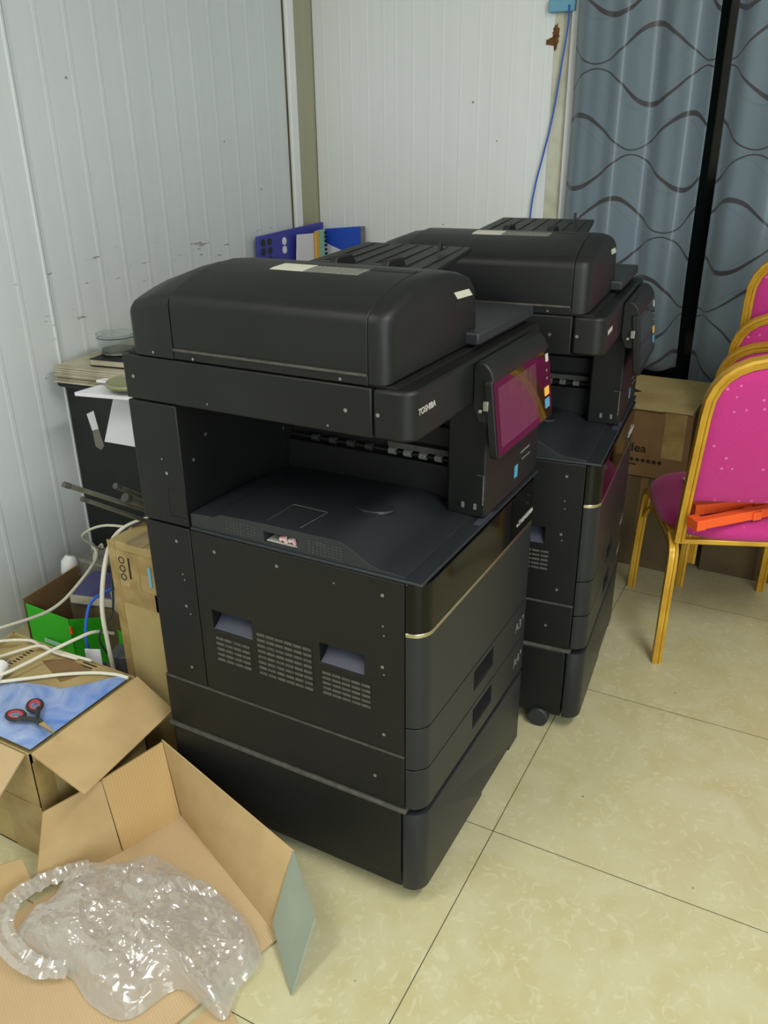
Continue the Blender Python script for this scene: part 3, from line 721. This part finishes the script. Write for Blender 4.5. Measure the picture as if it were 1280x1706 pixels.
# cardboard sheet on top
mb = MB(); mb.slab([(-.13, .93, .304), (-.062, .785, .304), (.034, .765, .304), (.020, 1.08, .304), (-.10, 1.13, .304)], .004, 0)
sh = tag(build('cardboard_sheet', mb, M_cardold, smooth=0), 'loose printed cardboard sheet under the white cables on the left carton', 'cardboard')
g = MB()
for k in range(6):
    a = -.035+.011*k
    g.box(a, a+.0045, .865-.004*k, .905-.003*k, .3082, .3086)
build('printed_mark', g, M_print2, sh, smooth=0); g = MB()
for k in range(8):
    g.box(-.075+.010*k, -.071+.010*k, 1.035, 1.048, .3082, .3086)
build('printed_mark', g, M_print2, sh, smooth=0)
mb = MB(); mb.slab([(-.062, .875, .3083), (.004, .84, .3083), (.018, .93, .3083), (-.02, .985, .3083)], .0005); build('tape', mb, M_cardbrown, sh, smooth=0)
# blue pack
def pillow(name, poly, z, h, m, label, cat, NR=14, amp=.006, sc=14):
    P_ = [Vector((a, b, 0)) for a, b in poly]; n0 = len(P_)
    S_ = []
    for i in range(n0):
        a, b = P_[i], P_[(i+1) % n0]
        for k in range(8): S_.append(a+(b-a)*k/8)
    n = len(S_); c = sum(S_, Vector())/n; vs = []; fs = []
    for j in range(NR+1):
        t_ = j/NR
        for p in S_:
            x = c+(p-c)*(1-t_*.999)
            hh = h*(1-(1-t_)**4)+amp*noise.noise(Vector((x.x*sc, x.y*sc, 4)))*min(1, t_*6)
            vs.append((x.x, x.y, z+max(hh, .0005)))
    for j in range(NR):
        for i in range(n):
            i2 = (i+1) % n; fs.append((j*n+i, j*n+i2, (j+1)*n+i2, (j+1)*n+i))
    o0 = len(vs); vs += [(p.x, p.y, z) for p in S_]
    fs += [(o0+i, o0+(i+1) % n, (i+1) % n, i) for i in range(n)]; fs.append(tuple(o0+i for i in range(n))[::-1])
    return tag(build(name, MB().add(vs, fs), m, smooth=50), label, cat)
pillow('blue_pack', [(-.26, 1.02), (-.16, 1.03), (-.120, .99), (-.085, .90), (-.066, .785), (.025, .760), (.020, .745), (-.18, .7445), (-.259, .7445)], .3085, .010, M_pack, 'flat blue pack in shiny film with the scissors on it', 'package')
# clear tape wad at the near corner of the pack
# scissors
t = thing('scissors', 'scissors with black and red handles lying on the blue pack', 'scissors', (-.195, .815, .324))
def ringp(cx, cy, rx, ry, rot, r, z, m, nm, par, n=22):
    pts = []
    for k in range(n+1):
        a = 2*PI*k/n; x, y_ = rx*math.cos(a), ry*math.sin(a)
        pts.append((cx+x*math.cos(rot)-y_*math.sin(rot), cy+x*math.sin(rot)+y_*math.cos(rot), z))
    return build(nm, MB().tube(pts, r, 8), m, par)
dirv = Vector((-.207+.182, .722-.835)).normalized()   # blade direction
ang = math.atan2(dirv.y, dirv.x); sdv = Vector((-dirv.y, dirv.x))
for s in (-1, 1):
    hc = dirv*(-.020)+sdv*(.022*s)
    h = ringp(hc.x, hc.y, .021, .015, ang-s*.35, .0042, .006, M_cabblack, 'handle', t)
    ringp(hc.x, hc.y, .0165, .0105, ang-s*.35, .0022, .0075, M_red, 'grip_lining', h)
    a = Vector((hc.x, hc.y))+dirv*.016; b = dirv*.034+sdv*(-.003*s)
    build('shank', MB().tube([(a.x, a.y, .006), (b.x, b.y, .006), (b.x+dirv.x*.014, b.y+dirv.y*.014, .006)], [.006, .005, .004], 8), M_cabblack, t)
    p0 = dirv*.045; p1 = dirv*.098
    mb = MB(); zz = .004+.0022*(s > 0)
    mb.hexa([(p0.x+sdv.x*.006, p0.y+sdv.y*.006, zz), (p0.x-sdv.x*.006, p0.y-sdv.y*.006, zz), (p1.x-sdv.x*.001+.001*s, p1.y, zz), (p1.x+sdv.x*.002, p1.y+sdv.y*.002, zz)],
            [(p0.x+sdv.x*.006, p0.y+sdv.y*.006, zz+.002), (p0.x-sdv.x*.006, p0.y-sdv.y*.006, zz+.002), (p1.x-sdv.x*.001+.001*s, p1.y, zz+.002), (p1.x+sdv.x*.002, p1.y+sdv.y*.002, zz+.002)])
    build('blade', mb, M_tape if s > 0 else M_screw, t)
mb = MB(); mb.cyl((-.175, .835, .3245), .004, .001); 

# white cables on the carton
def cable(name, pts, r, m, label, cat='cable', group=None, n=8):
    return tag(build(name, MB().tube(spline(pts, 8), r, n), m), label, cat, group)
cable('white_cable', [(-.06, 1.16, .318), (-.02, 1.13, .320), (.014, 1.065, .322), (.012, 1.01, .318), (.02, .95, .316), (.03, .87, .314)], .0038, M_cable, 'white cable looping along the far edge of the left carton')
cable('white_cable', [(-.13, 1.12, .318), (-.07, 1.075, .320), (-.02, 1.045, .322), (.005, 1.01, .328), (.01, .965, .318), (.02, .905, .314)], .0038, M_cable, 'white cable bowing over the middle of the carton behind the plug')
cable('white_cable', [(-.17, 1.07, .334), (-.135, .995, .334), (-.075, .975, .334), (-.03, .965, .336), (.05, .935, .345), (.10, .925, .34), (.16, .93, .30)], .0042, M_cable, 'long white cable running from the plug over the carton to the grey pack')
cable('white_cable', [(-.19, 1.05, .320), (-.14, .99, .320), (-.09, .935, .318), (-.045, .885, .316), (-.005, .825, .315), (.015, .775, .314), (.024, .745, .309)], .0042, M_cable, 'white cable lying nearest the blue pack and ending at the carton flap')
t = thing('power_plug', 'white power plug lying on the left carton among the cables', 'plug', (-.112, 1.015, .330))
d = Vector((.80, .05, .02)).normalized()
mb = MB(); mb.tube([(-.045, -.035, 0), (-.025, -.018, 0), (0, 0, .002), (.012, .006, .002)], [.006, .014, .017, .016], 12); build('plug_body', mb, M_plug, t)
for s in (-1, 0, 1):
    mb = MB(); mb.tube([(.012, .006+s*.008, .003+.003*(s == 0)), (.035, .012+s*.008, .003+.003*(s == 0))], .0022, 6); build('pin', mb, M_screw, t)

# ================================================================ TALL TAPED CARTON behind the copier
t = thing('carton', 'tall worn taped carton standing behind the nearer copier', 'cardboard box', (.1, .64, 0))
build('box_body', MB().box(0, .36, 0, .185, 0, .62), M_cardold, t, bevel=.004)
g = MB(); g.box(-.0012, 0, .0, .186, .46, .505); g.box(-.0012, 0, .10, .135, .505, .60); g.box(-.0010, 0, .0, .186, .55, .60); g.box(-.0012, 0, .035, .060, .46, .60)
g.box(0, .3, .08, .13, .62, .6212); g.box(-.0014, 0, .165, .188, .0, .62)
build('tape', g, M_tape, t, smooth=0, label='glossy brown packing tape')
g = MB()
for k in range(3):
    c_ = (-.0018, .150-.0*k, .575-.022*k)
    pts = [(c_[0], c_[1]+.008*math.cos(a*PI/6), c_[2]+.008*math.sin(a*PI/6)) for a in range(13)]; g.tube(pts, .0012, 4)
g.box(-.002, 0, .125, .130, .53, .585)
build('printed_mark', g, M_print2, t, smooth=0)
g = MB(); g.box(-.003, 0, .062, .070, .525, .575); build('blue_tab', g, M_sky, t, smooth=0)

# metal rods resting on top of it
for a, b, r, lb in (((-.048, .75, .824), (.235, .75, .634), .0055, 'thin grey metal rod, the longest and leftmost of the rods on the tall carton'),
                    ((.002, .765, .770), (.20, .765, .628), .0050, 'thin brownish metal rod, lowest of the rods on the tall carton'),
                    ((.069, .735, .780), (.27, .735, .632), .0060, 'grey metal rod with a pale cap, uppermost beside the copier column'),
                    ((.068, .71, .758), (.24, .71, .636), .0090, 'thick short metal tube crossing the thin rods on the tall carton'),
                    ((.118, .685, .722), (.25, .685, .640), .0110, 'thickest metal tube end beside the copier above the taped carton'),
                    ((.085, .672, .555), (.099, .668, .560), .006, None)):
    if lb:
        a, b = Vector(a), Vector(b); pts = [a+(b-a)*k/6 for k in range(7)]
        o = tag(build('metal_rod', MB().tube(pts, r, 10), M_steel), lb, 'metal rod', 'metal rods on the tall carton')
        build('end_cap', MB().tube([a-(b-a).normalized()*.006, a+(b-a).normalized()*.01], r*1.15, 10), M_dust, o)
cable('white_cable', [(.40, .70, .630), (.30, .72, .636), (.22, .80, .632), (.150, .84, .615), (.120, .865, .55), (.098, .880, .43), (.100, .885, .32), (.110, .89, .20), (.13, .90, .08), (.15, .93, .006)], .0055, M_cable, 'thick white cable hanging down beside the tall taped carton')
cable('black_cable', [(.30, .74, .628), (.20, .80, .632), (.14, .845, .60), (.128, .862, .50), (.118, .872, .40), (.090, .90, .34), (.115, .91, .27), (.16, .93, .2), (.20, .98, .1)], .0028, M_cabblack, 'thin black cable beside the tall taped carton')
cable('blue_cable', [(.24, .98, .385), (.18, 1.0, .375), (.15, 1.0, .35), (.122, .99, .29), (.122, .98, .24), (.14, .96, .205), (.16, .95, .15), (.2, .98, .08)], .0040, M_cabblue, 'bright blue network cable curling in front of the green carton')
cable('grey_cable', [(-.09, 1.33, .30), (.00, 1.24, .30), (.09, 1.21, .290), (.17, 1.20, .280), (.23, 1.20, .283), (.29, 1.205, .30), (.36, 1.215, .325), (.42, 1.25, .33), (.47, 1.32, .33)], .0045, M_cable, 'white cable strung from the wall into the green carton')

# ================================================================ GREEN CARTON AND ITS CONTENTS
t = thing('green_carton', 'bright green printed carton standing open against the left wall', 'cardboard box', (.255, 1.39, 0))
def gp_(name, quad, m, m2=None):
    return panel(name, quad, m, parent=t, m2=m2, label=None)
LO = Vector((0, 0, 0))
# local coordinates: x to the right, -y towards the camera side
gp_('front_panel', [(0, 0, 0), (.02, -.155, 0), (.015, -.155, .195), (0, 0, .215)], M_green, M_green)
gp_('side_panel', [(.02, -.155, 0), (.11, -.20, 0), (.11, -.20, .165), (.015, -.155, .195)], M_green, M_green)
gp_('low_panel', [(.11, -.20, 0), (.06, -.45, 0), (.06, -.45, .13), (.11, -.20, .15)], M_green, M_green)
gp_('end_panel', [(.06, -.45, 0), (.34, -.46, 0), (.34, -.46, .13), (.06, -.45, .13)], M_green, M_green)
gp_('wall_flap', [(.0, .02, .0), (.215, .02, 0), (.215, .02, .235), (.005, .02, .222)], M_cardbrown)
gp_('base', [(0.0, .015, .004), (.02, -.15, .004), (.34, -.45, .004), (.34, .015, .004)], M_cardbrown)
g = MB(); g.box(-.0045, -.001, -.130, -.055, .100, .112); build('printed_mark', g, M_teal, t, smooth=0)
g = MB(); g.box(.008, .012, -.167, -.158, .150, .175); build('orange_mark', g, M_orange, t, smooth=0)
def bx(name, x0, x1, y0, y1, z0, z1, m, label, cat, rot=0, bevel=.003):
    cx, cy = (x0+x1)/2, (y0+y1)/2
    o = build(name, MB().box(x0-cx, x1-cx, y0-cy, y1-cy, 0, z1-z0), m, bevel=bevel); o.location = (cx, cy, z0); o.rotation_euler = (0, 0, rot)
    return tag(o, label, cat)
def book(x0, x1, y0, y1, z0, z1, mc, label, rot=0, cat='book', name='book'):
    cx, cy = (x0+x1)/2, (y0+y1)/2; a, b, h = (x1-x0)/2, (y1-y0)/2, z1-z0
    t_ = thing(name, label, cat, (cx, cy, z0), rot)
    g_ = MB(); g_.box(-a, a, -b, b, 0, .002); g_.box(-a, a, -b, b, h-.002, h); g_.box(a-.002, a, -b, b, 0, h); build('cover', g_, mc, t_, bevel=.0007)
    build('pages', MB().box(-a+.003, a-.003, -b+.003, b-.003, .002, h-.002), M_offwhite, t_)
    return t_
bx('stacked_case', .35, .50, 1.04, 1.32, .008, .205, M_carddark, 'brown case at the bottom of the green carton', 'box')
book(.345, .49, 1.13, 1.31, .206, .240, M_purple, 'purple-blue book lying in the green carton', .25)
book(.34, .50, 1.01, 1.13, .13, .19, M_cardold, 'tan folder of papers in the green carton, nearest the tall carton', -.3, 'folder', 'paper_folder').location = (.42, 1.075, .206)
bx('grey_pack', .122, .185, .868, .925, 0, .262, M_greypack, 'dark grey pack with white label in front of the green carton', 'package', .35)
g = MB(); g.box(.168, .170, .93, .955, .13, .20); 
pk = bx('paper_tag', .090, .093, .915, .955, .0, .290, M_white, 'upright white paper slip leaning before the grey pack', 'paper', .4, 0)
# black case and adapters stacked on the books
bx('black_case', .515, .65, 1.33, 1.47, .102, .158, M_dark, 'small black case on the books below the grey adapter', 'case')
t = thing('power_adapter', 'dusty grey power adapter block by the left wall', 'adapter', (.565, 1.405, .160))
build('adapter_body', MB().box(-.055, .05, -.075, .05, 0, .07), M_adapter, t, bevel=.006)
build('cable_boot', MB().tube([(-.03, -.01, .07), (-.03, -.01, .095)], [.009, .004], 10), M_cable, t)
build('adapter_cable', MB().tube(spline([(-.03, -.01, .09), (-.04, -.06, .14), (-.10, -.13, .165), (-.17, -.18, .22), (-.22, -.20, .28), (-.26, -.35, .36), (-.24, -.52, .366)], 6), .0035, 8), M_cable, t)
t = thing('white_adapter', 'round white plug adapter pressed against the grey adapter', 'adapter', (.490, 1.47, .170))
build('adapter_body', MB().tube([(0, 0, .0), (.0, 0, .02), (.005, 0, .055), (.012, 0, .07)], [.024, .028, .026, .016], 16), M_plug, t)
bx('support_case', .515, .65, 1.33, 1.47, .008, .100, M_carddark, 'brown case under the black case by the left wall', 'box')
o_ = bx('support_case', .44, .51, 1.43, 1.51, .008, .168, M_carddark, 'narrow brown case standing at the wall under the white adapter', 'box')

# ================================================================ DESK AND WHAT IS ON IT
t = thing('desk', 'black desk against the left wall, covered with papers', 'desk', (.705, 1.0, 0))
build('side_panel', MB().box(0, .025, 0, .60, 0, .738), M_desk, t, bevel=.003)
build('side_panel', MB().box(1.50, 1.525, 0, .60, 0, .738), M_desk, t, bevel=.003)
build('back_panel', MB().box(.025, 1.50, .57, .59, .15, .738), M_desk, t)
build('tabletop', MB().box(-.03, 1.555, -.08, .605, .738, .768), M_desk, t, bevel=.01, segs=3)
lb = thing('paper_tag_strip', 'white tag with clear plastic end stuck on the desk side', 'tag', (.705, 1.50, .60))
g = MB(); g.slab([(-.001, .022, .050), (-.001, -.012, .066), (-.001, -.022, .006), (-.001, .008, -.004)], .0006); build('tag_paper', g, M_white, lb, smooth=0)
g = MB(); g.slab([(-.001, .008, -.004), (-.001, -.022, .006), (-.001, -.036, -.050), (-.001, -.020, -.066), (-.001, .004, -.058)], .0005); build('plastic_end', g, M_adapter, lb, smooth=0)
def sheetstack(name, x, y, z, w_, d_, h_, n, m, label, rot, cat='papers'):
    g = MB()
    for k in range(n):
        a = (random.random()-.5)*.02; b = (random.random()-.5)*.02
        g.box(-w_/2+a, w_/2+a, -d_/2+b, d_/2+b, h_*k/n, h_*(k+1)/n-.0006)
    o = build(name, g, m, bevel=.001); o.location = (x, y, z); o.rotation_euler = (0, 0, rot); return tag(o, label, cat)
sheetstack('newspaper_stack', 0.86, 1.44, .768, .40, .29, .050, 9, M_offwhite, 'uneven stack of old newsprint on the desk corner', .12)
book(.70, .90, 1.30, 1.47, .821, .842, M_dark, 'black hardcover notebook on the newsprint stack', .15, 'notebook', 'notebook')
t = thing('plastic_jar', 'clear round plastic jar standing on the black notebook', 'jar', (.790, 1.43, .843))
g = MB(); n = 28
def circ(r, z): return [(r*math.cos(2*PI*k/n), r*math.sin(2*PI*k/n), z) for k in range(n)]
g.loft([circ(.050, 0), circ(.056, .004), (circ(.058, .05)), circ(.062, .052), circ(.062, .062), circ(.059, .062), circ(.059, .054), circ(.055, .05), circ(.053, .006)]); build('jar_wall', g, M_glass, t)
g = MB(); g.loft([circ(.05, .0065), circ(.05, .014)]); build('jar_contents', g, M_adapter, t)
def folded(name, pts, z, label, th=.0012, dz=.010):
    g = MB(); P_ = [Vector((a, b, z)) for a, b in pts]
    g.slab(P_, th); g.slab([p+Vector((0, 0, -dz)) for p in P_], th)
    e = P_[0]; f = P_[1]
    g.slab([e, f, f+Vector((0, 0, -dz)), e+Vector((0, 0, -dz))], th)
    return tag(build(name, g, M_white, smooth=0), label, 'paper')
folded('folded_paper', [(.545, 1.375), (.60, 1.10), (.95, 1.12), (.90, 1.35)], .782, 'folded white sheet poking out over the desk edge, lower of the two')
folded('folded_paper', [(.63, 1.372), (.66, 1.18), (.98, 1.15), (.92, 1.30)], .798, 'folded white sheet poking out over the desk edge, upper of the two', dz=.006)
g = MB(); g.slab([(.70-.028, 1.345, .760), (.70-.030, 1.12, .755), (.65, 1.12, .60), (.655, 1.405, .590)], .001)
tag(build('hanging_paper', g, M_white, smooth=0), 'white sheet hanging down from the desk edge beside the copier', 'paper')
t = thing('round_dish', 'round olive plastic dish lying on the folded sheets at the copier edge', 'dish', (.640, 1.235, .8005))
g = MB(); g.loft([circ(.075, 0), circ(.078, .006), circ(.074, .012), circ(.068, .010)]); build('dish_disc', g, M_olive, t)
# folders standing in the corner on a letter tray
bx('file_box', 1.72, 2.22, 1.28, 1.56, .768, .905, M_desk, 'black file box on the desk in the room corner', 'box')
t = thing('perforated_folder', 'blue folder with round holes leaning on the left wall', 'folder', (1.76, 1.59, .905))
g = MB(); g.prism([(0, 0), (.50, 0), (.50, .20), (.30, .195), (0, .185)], 'y', -.012, 0); build('folder_cover', g, M_folder, t, bevel=.002)
for i in range(2):
    for j in range(4):
        build('hole', MB().cyl((.035+i*.045, -.0135, .05+j*.036), .015, .002, 'y', 16), M_cabblack, t)
for i, z_ in ((0, .115), (1, .150)): build('hole', MB().cyl((.185, -.0135, z_), .016, .002, 'y', 16), M_white, t, label='hole showing white paper')
o = build('loose_papers', MB().slab([(0, 0, 0), (.22, 0, 0), (.235, 0, .15), (.02, 0, .16)], .008), M_white, bevel=.001); o.location = (1.99, 1.558, .915); tag(o, 'white papers leaning in front of the blue perforated folder', 'papers')
t = thing('spiral_notebook', 'notebook with mint cover and black spiral binding in the corner', 'notebook', (2.15, 1.545, .906))
g = MB(); g.box(0, .05, -.01, 0, 0, .175); build('cover', g, M_teal, t); 
g = MB(); g.box(-.02, 0, -.012, 0, 0, .172); build('yellow_edge', g, M_yel, t)
g = MB()
for k in range(9): g.box(.045, .062, -.014, .002, .012+k*.018, .021+k*.018)
build('spiral_binding', g, M_dark, t, smooth=0)
t = thing('bright_blue_folder', 'bright blue folder standing against the back wall in the corner', 'folder', (2.275, 1.575, .905))
build('folder_cover', MB().prism([(0, 0), (0, .17), (-.19, .188), (-.19, 0)], 'x', -.01, 0), M_folder2, t, bevel=.001)
build('white_label', MB().prism([(-.0, .11), (-.19, .045), (-.19, 0), (0, 0)], 'x', -.012, -.0102), M_white, t, smooth=0)
build('spine', MB().box(-.014, .002, -.205, -.19, 0, .188), M_adapter, t)

# ================================================================ CARTONS BY THE CURTAIN
t = thing('carton', 'dark brown lower carton on the floor behind the second copier', 'cardboard box', (1.725, -.205, 0), 0)
build('box_body', MB().box(0, .42, 0, .60, 0, .352), M_carddark, t, bevel=.004)
g = MB(); g.box(-.001, 0, .13, .155, 0, .352); build('tape', g, M_cardbrown, t, smooth=0)
t = thing('carton', 'brown printed carton stacked on top beside the curtain, its lid taped', 'cardboard box', (1.72, -.197, .354), 0)
build('box_body', MB().box(0, .43, 0, .60, 0, .244), M_cardbrown, t, bevel=.003)
g = MB(); g.slab([(-.008, .098, .245), (.43, .05, .245), (.43, .60, .245), (-.008, .60, .245)], .004); build('lid_flap', g, M_cardold, t, smooth=0, label='pale worn lid flap')
g = MB(); g.slab([(-.004, .004, .2455), (.43, -.0, .2455), (.43, .05, .2455), (-.004, .098, .2455)], .003); build('lid_flap', g, M_cardold, t, smooth=0)
g = MB(); g.box(-.0012, 0, .02, .09, .08, .243); build('tape', g, M_tape, t, smooth=0)
text('brand_text', 'Midea', .042, basis((0, -1, 0), (0, 0, 1), (-.002, .254, .092)), M_print2, t, sx=1.12)
g = MB()
for k in range(9):                      # row of small dense characters, unreadable at this size
    a = .25-k*.019
    g.box(-.002, 0, a-.012, a, .058, .0605); g.box(-.002, 0, a-.012, a, .063, .065); g.box(-.002, 0, a-.0070, a-.0048, .054, .068)
    g.box(-.002, 0, a-.012, a-.0105, .054, .066)
g.box(-.002, 0, .17, .25, .042, .0455)
build('printed_mark', g, M_print2, t, smooth=0)
g = MB(); g.slab(blob((.21, .28, .2496), (1, 0, 0), (0, 1, 0), .035, .05, 14, .6, 0), .0006); build('torn_hole', g, M_dark, t, smooth=0)
o = build('carton', MB().box(-.15, .15, -.165, .165, 0, .33), M_carddark, bevel=.004); o.location = (1.955, -.44, 0); o.rotation_euler = (0, 0, .0)
tag(o, 'low dark carton on the floor under the stacked chairs', 'cardboard box')

# ================================================================ CURTAIN
def curtain(name, y0, y1, xb, amp, folds, z0, z1, label, seed, u0, zslope=0, edge=None):
    N = 220; NZ = 40; vs = []; fs = []; us = []
    arc = 0; prev = None; cols = []
    for i in range(N+1):
        s = i/N; yy = y0+(y1-y0)*s
        x = xb+sum(a*math.cos(2*PI*(f*s)+ph) for a, f, ph in folds)
        x = x+(2.276-x)*(math.exp(-((s-1)*(y1-y0)/.030)**2)*(seed == 1)+math.exp(-(s*(y1-y0)/.035)**2)*(seed == 5))
        cols.append((x, yy))
    for (x, yy) in cols:
        if prev: arc += math.hypot(x-prev[0], yy-prev[1])
        us.append(arc); prev = (x, yy)
    for j in range(NZ+1):
        t_ = j/NZ; z = z1+(z0-z1)*t_
        for i, (x, yy) in enumerate(cols):
            s = i/N
            k = .7+.35*t_; wob = .012*noise.noise(Vector((yy*4+seed, z*1.6, 2)))
            vs.append((xb+(x-xb)*k+wob, yy+.014*noise.noise(Vector((yy*3, z*1.2, seed+9)))+zslope*t_*s, z))
    for j in range(NZ):
        for i in range(N): fs.append((j*(N+1)+i, j*(N+1)+i+1, (j+1)*(N+1)+i+1, (j+1)*(N+1)+i))
    o = build(name, MB().add(vs, fs), M_curtain, smooth=60)
    uvl = o.data.uv_layers.new(name='uv')
    for lp in o.data.loops:
        idx = lp.vertex_index; i = idx % (N+1); j = idx//(N+1)
        uvl.data[lp.index].uv = (us[i]+u0, vs[idx][2])
    sm = o.modifiers.new('thickness', 'SOLIDIFY'); sm.thickness = .0015
    return tag(o, label, 'curtain', 'patterned window curtains')
curtain('curtain', .455, -.022, 2.190, 1, [(.034, 1.45, .4), (.014, 3.1, 1.2), (.004, 6.3, 0)], .615, 2.42, 'narrower blue-grey curtain with wavy dark lines, left of the dark fold', 1, .0)
curtain('curtain', -.080, -1.35, 2.205, 1, [(.030, 4.3, 0.0), (.014, 8.5, 1.2)], .12, 2.42, 'wide blue-grey curtain with wavy dark lines behind the stacked chairs', 5, .13)
g = MB(); g.tube([(2.225, .50, 2.44), (2.225, -1.45, 2.44)], .012, 12); tag(build('curtain_rod', g, M_steel), 'metal rod carrying the wavy-line curtains', 'curtain rod')
# pale blue tape tab and blue cable
g = MB(); g.box(2.262, 2.2965, .478, .580, 1.860, 1.900); o = tag(build('tape_wrap', g, M_sky, bevel=.004), 'pale blue tape bundle at the top of the window frame edge', 'tape')
cable('blue_wire', [(2.258, .500, 1.880), (2.270, .503, 1.82), (2.275, .515, 1.726), (2.28, .541, 1.527), (2.28, .571, 1.38), (2.28, .595, 1.271), (2.28, .609, 1.14), (2.28, .615, .8), (2.28, .615, .3)], .0035, M_cabblue, 'thin blue wire hanging down the back wall from the pale blue tape', 'wire')

# ================================================================ BANQUET CHAIRS
def chair():
    t = thing('banquet_chair', '', 'chair')
    gp = [(-.013, -.010), (-.005, -.0115), (-.003, -.008), (.003, -.008), (.005, -.0115), (.013, -.010), (.0145, 0), (.013, .010), (.005, .0115), (.003, .008), (-.003, .008), (-.005, .0115), (-.013, .010), (-.0145, 0)]
    gp = [(b, a) for a, b in gp]
    for s in (-1, 1):
        x = .2185*s
        path = spline([(x, .0, 0), (x*.985, .004, .20), (x*.965, .012, .335), (x*.955, .032, .375), (x*.95, .075, .392)], 6)
        build('leg', MB().tube(path, 1, prof=gp), M_gold, t, smooth=50, label=None)
        path = spline([(x, .475, 0), (x*.985, .462, .20), (x*.965, .445, .345), (x*.955, .425, .383), (x*.95, .385, .396)], 6)
        build('leg', MB().tube(path, 1, prof=gp), M_gold, t, smooth=50)
        build('side_rail', MB().tube([(x*.95, .075, .392), (x*.95, .385, .396)], 1, prof=gp), M_gold, t, smooth=50)
        build('brace', MB().tube(spline([(x*.97, .012, .30), (x*.93, .10, .35), (x*.93, .36, .35), (x*.96, .450, .28)], 6), .007, 8), M_gold, t)
    build('rear_rail', MB().box(-.205, .205, .030, .050, .385, .400), M_gold, t, bevel=.002)
    build('front_rail', MB().box(-.205, .205, .400, .420, .388, .402), M_gold, t, bevel=.002)
    # seat cushion
    n = 48; rings = []
    for z, k in ((.400, .86), (.402, .97), (.414, 1.0), (.432, .99), (.447, .93), (.455, .80), (.460, .55), (.462, .25)):
        r = []
        for i in range(n):
            a = 2*PI*i/n; c, s_ = math.cos(a), math.sin(a)
            wx = .232 if s_ > -.3 else .232*(1-.12*(-s_-.3))
            r.append((wx*k*math.copysign(abs(c)**.62, c), .243+.222*k*math.copysign(abs(s_)**.62, s_), z))
        rings.append(r)
    build('seat', MB().loft(rings), M_pink, t, smooth=60, label='magenta upholstered seat')
    # backrest
    def bk(x, z):  return (x, .034-.085*(max(z-.40, 0)/.5)**1.15, z)
    hw = .196
    path = []
    for z in (.395, .48, .58, .68, .76): path.append(bk(-hw+.004*(z-.4)/.4, z))
    for k in range(15):
        a = PI-PI*k/14; c, s_ = math.cos(a), math.sin(a)
        path.append(bk(hw*.98*math.copysign(abs(c)**.72, c), .79+.155*abs(s_)**.80))
    for z in (.76, .68, .58, .48, .395): path.append(bk(hw-.004*(z-.4)/.4, z))
    gp2 = [(a*1.25, b*1.0) for a, b in gp]
    build('back_frame', MB().tube(path, 1, prof=gp2), M_gold, t, smooth=50)
    # cushion fills the frame above z=.53
    def shape(k, dy):
        out = []
        zs = [(-1, .528), (-1, .62), (-1, .70), (-1, .76)]
        for s_, z in zs: out.append((s_*(hw-.012)*k, z))
        for q_ in range(1, 14):
            a = PI-PI*q_/14; c, s2 = math.cos(a), math.sin(a)
            out.append(((hw-.012)*math.copysign(abs(c)**.72, c)*k, .79+(.143)*abs(s2)**.80*k-(1-k)*.1))
        for s_, z in zs[::-1]: out.append((-s_*(hw-.012)*k, z))
        m_ = []
        for x, z in out:
            z2 = z+(1-k)*(.735-z)*.9; p = bk(x, z2); m_.append((p[0], p[1]+dy, z2))
        return m_
    build('backrest', MB().loft([shape(.86, -.017), shape(.96, -.013), shape(1, -.006), shape(1, .010), shape(.95, .022), shape(.8, .030)]), M_pink, t, smooth=60, label='magenta upholstered backrest')
    return t
ch = chair()
A = .39; fx, fy = math.cos(A), math.sin(A)
ch.location = (1.217, -.470, 0); ch.rotation_euler = (0, 0, A-PI/2)
ch['label'] = 'gold framed magenta chair in front, with orange plastic pieces on its seat'
AS = .08
for (dx, dy, dz, rr_, lb) in ((1.672, -.455, 0, 0, 'magenta chair at the bottom of the stack behind the front chair'),
                              (1.690, -.480, .088, 0, 'magenta chair in the middle of the stack behind the front chair'),
                              (1.715, -.500, .262, 0, 'magenta chair on top of the stack, tallest back by the curtain')):
    c = copy_tree(ch); c.location = (dx, dy, dz); c.rotation_euler = (0, 0, AS-PI/2+rr_); c['label'] = lb; c['group'] = 'stacked magenta chairs'; c.scale = (1, 1, .93)
# things on the front chair
def world(f_, r_, z): return (1.217+f_*fx+r_*fy, -.470+f_*fy-r_*fx, z)
def bar(f0, r0, f1, r1, z, w_, h_, label):
    a = Vector(world(f0, r0, z)); b = Vector(world(f1, r1, z)); L_ = (b-a).length; an = math.atan2(b.y-a.y, b.x-a.x)
    t = thing('orange_plastic_bar', label, 'plastic part', tuple(a), an)
    g = MB(); g.prism([(-w_/2, 0), (w_/2, 0), (w_/2, h_*.4), (w_/4, h_*.5), (w_/4, h_), (-w_/2, h_)], 'x', 0, L_); build('bar_body', g, M_orange, t, bevel=.002)
    build('end_clip', MB().box(-.012, .02, -w_*.62, w_*.62, 0, h_*1.1), M_orange, t, bevel=.002); build('middle_clip', MB().box(L_*.5, L_*.5+.03, -w_*.7, w_*.6, 0, h_*.9), M_orange, t, bevel=.002)
bar(-.022, -.172, .140, .150, .461, .036, .028, 'orange plastic bar nearer the camera on the front chair seat')
bar(.075, -.150, .185, .180, .464, .030, .030, 'orange plastic bar further back on the front chair seat')
g = MB(); g.slab([world(.17, -.13, .466), world(.17, .02, .466), world(.34, .02, .466), world(.34, -.13, .466)], .002)
tag(build('paper_sheet', g, M_label, smooth=0), 'white sheet on the front chair seat behind the orange bars', 'paper')
g = MB(); g.slab([world(.23, .05, .466), world(.23, .17, .466), world(.32, .17, .466), world(.32, .05, .466)], .012)
tag(build('dark_pouch', g, M_dark, bevel=.004), 'small dark pouch on the front chair seat at the frame edge', 'pouch')
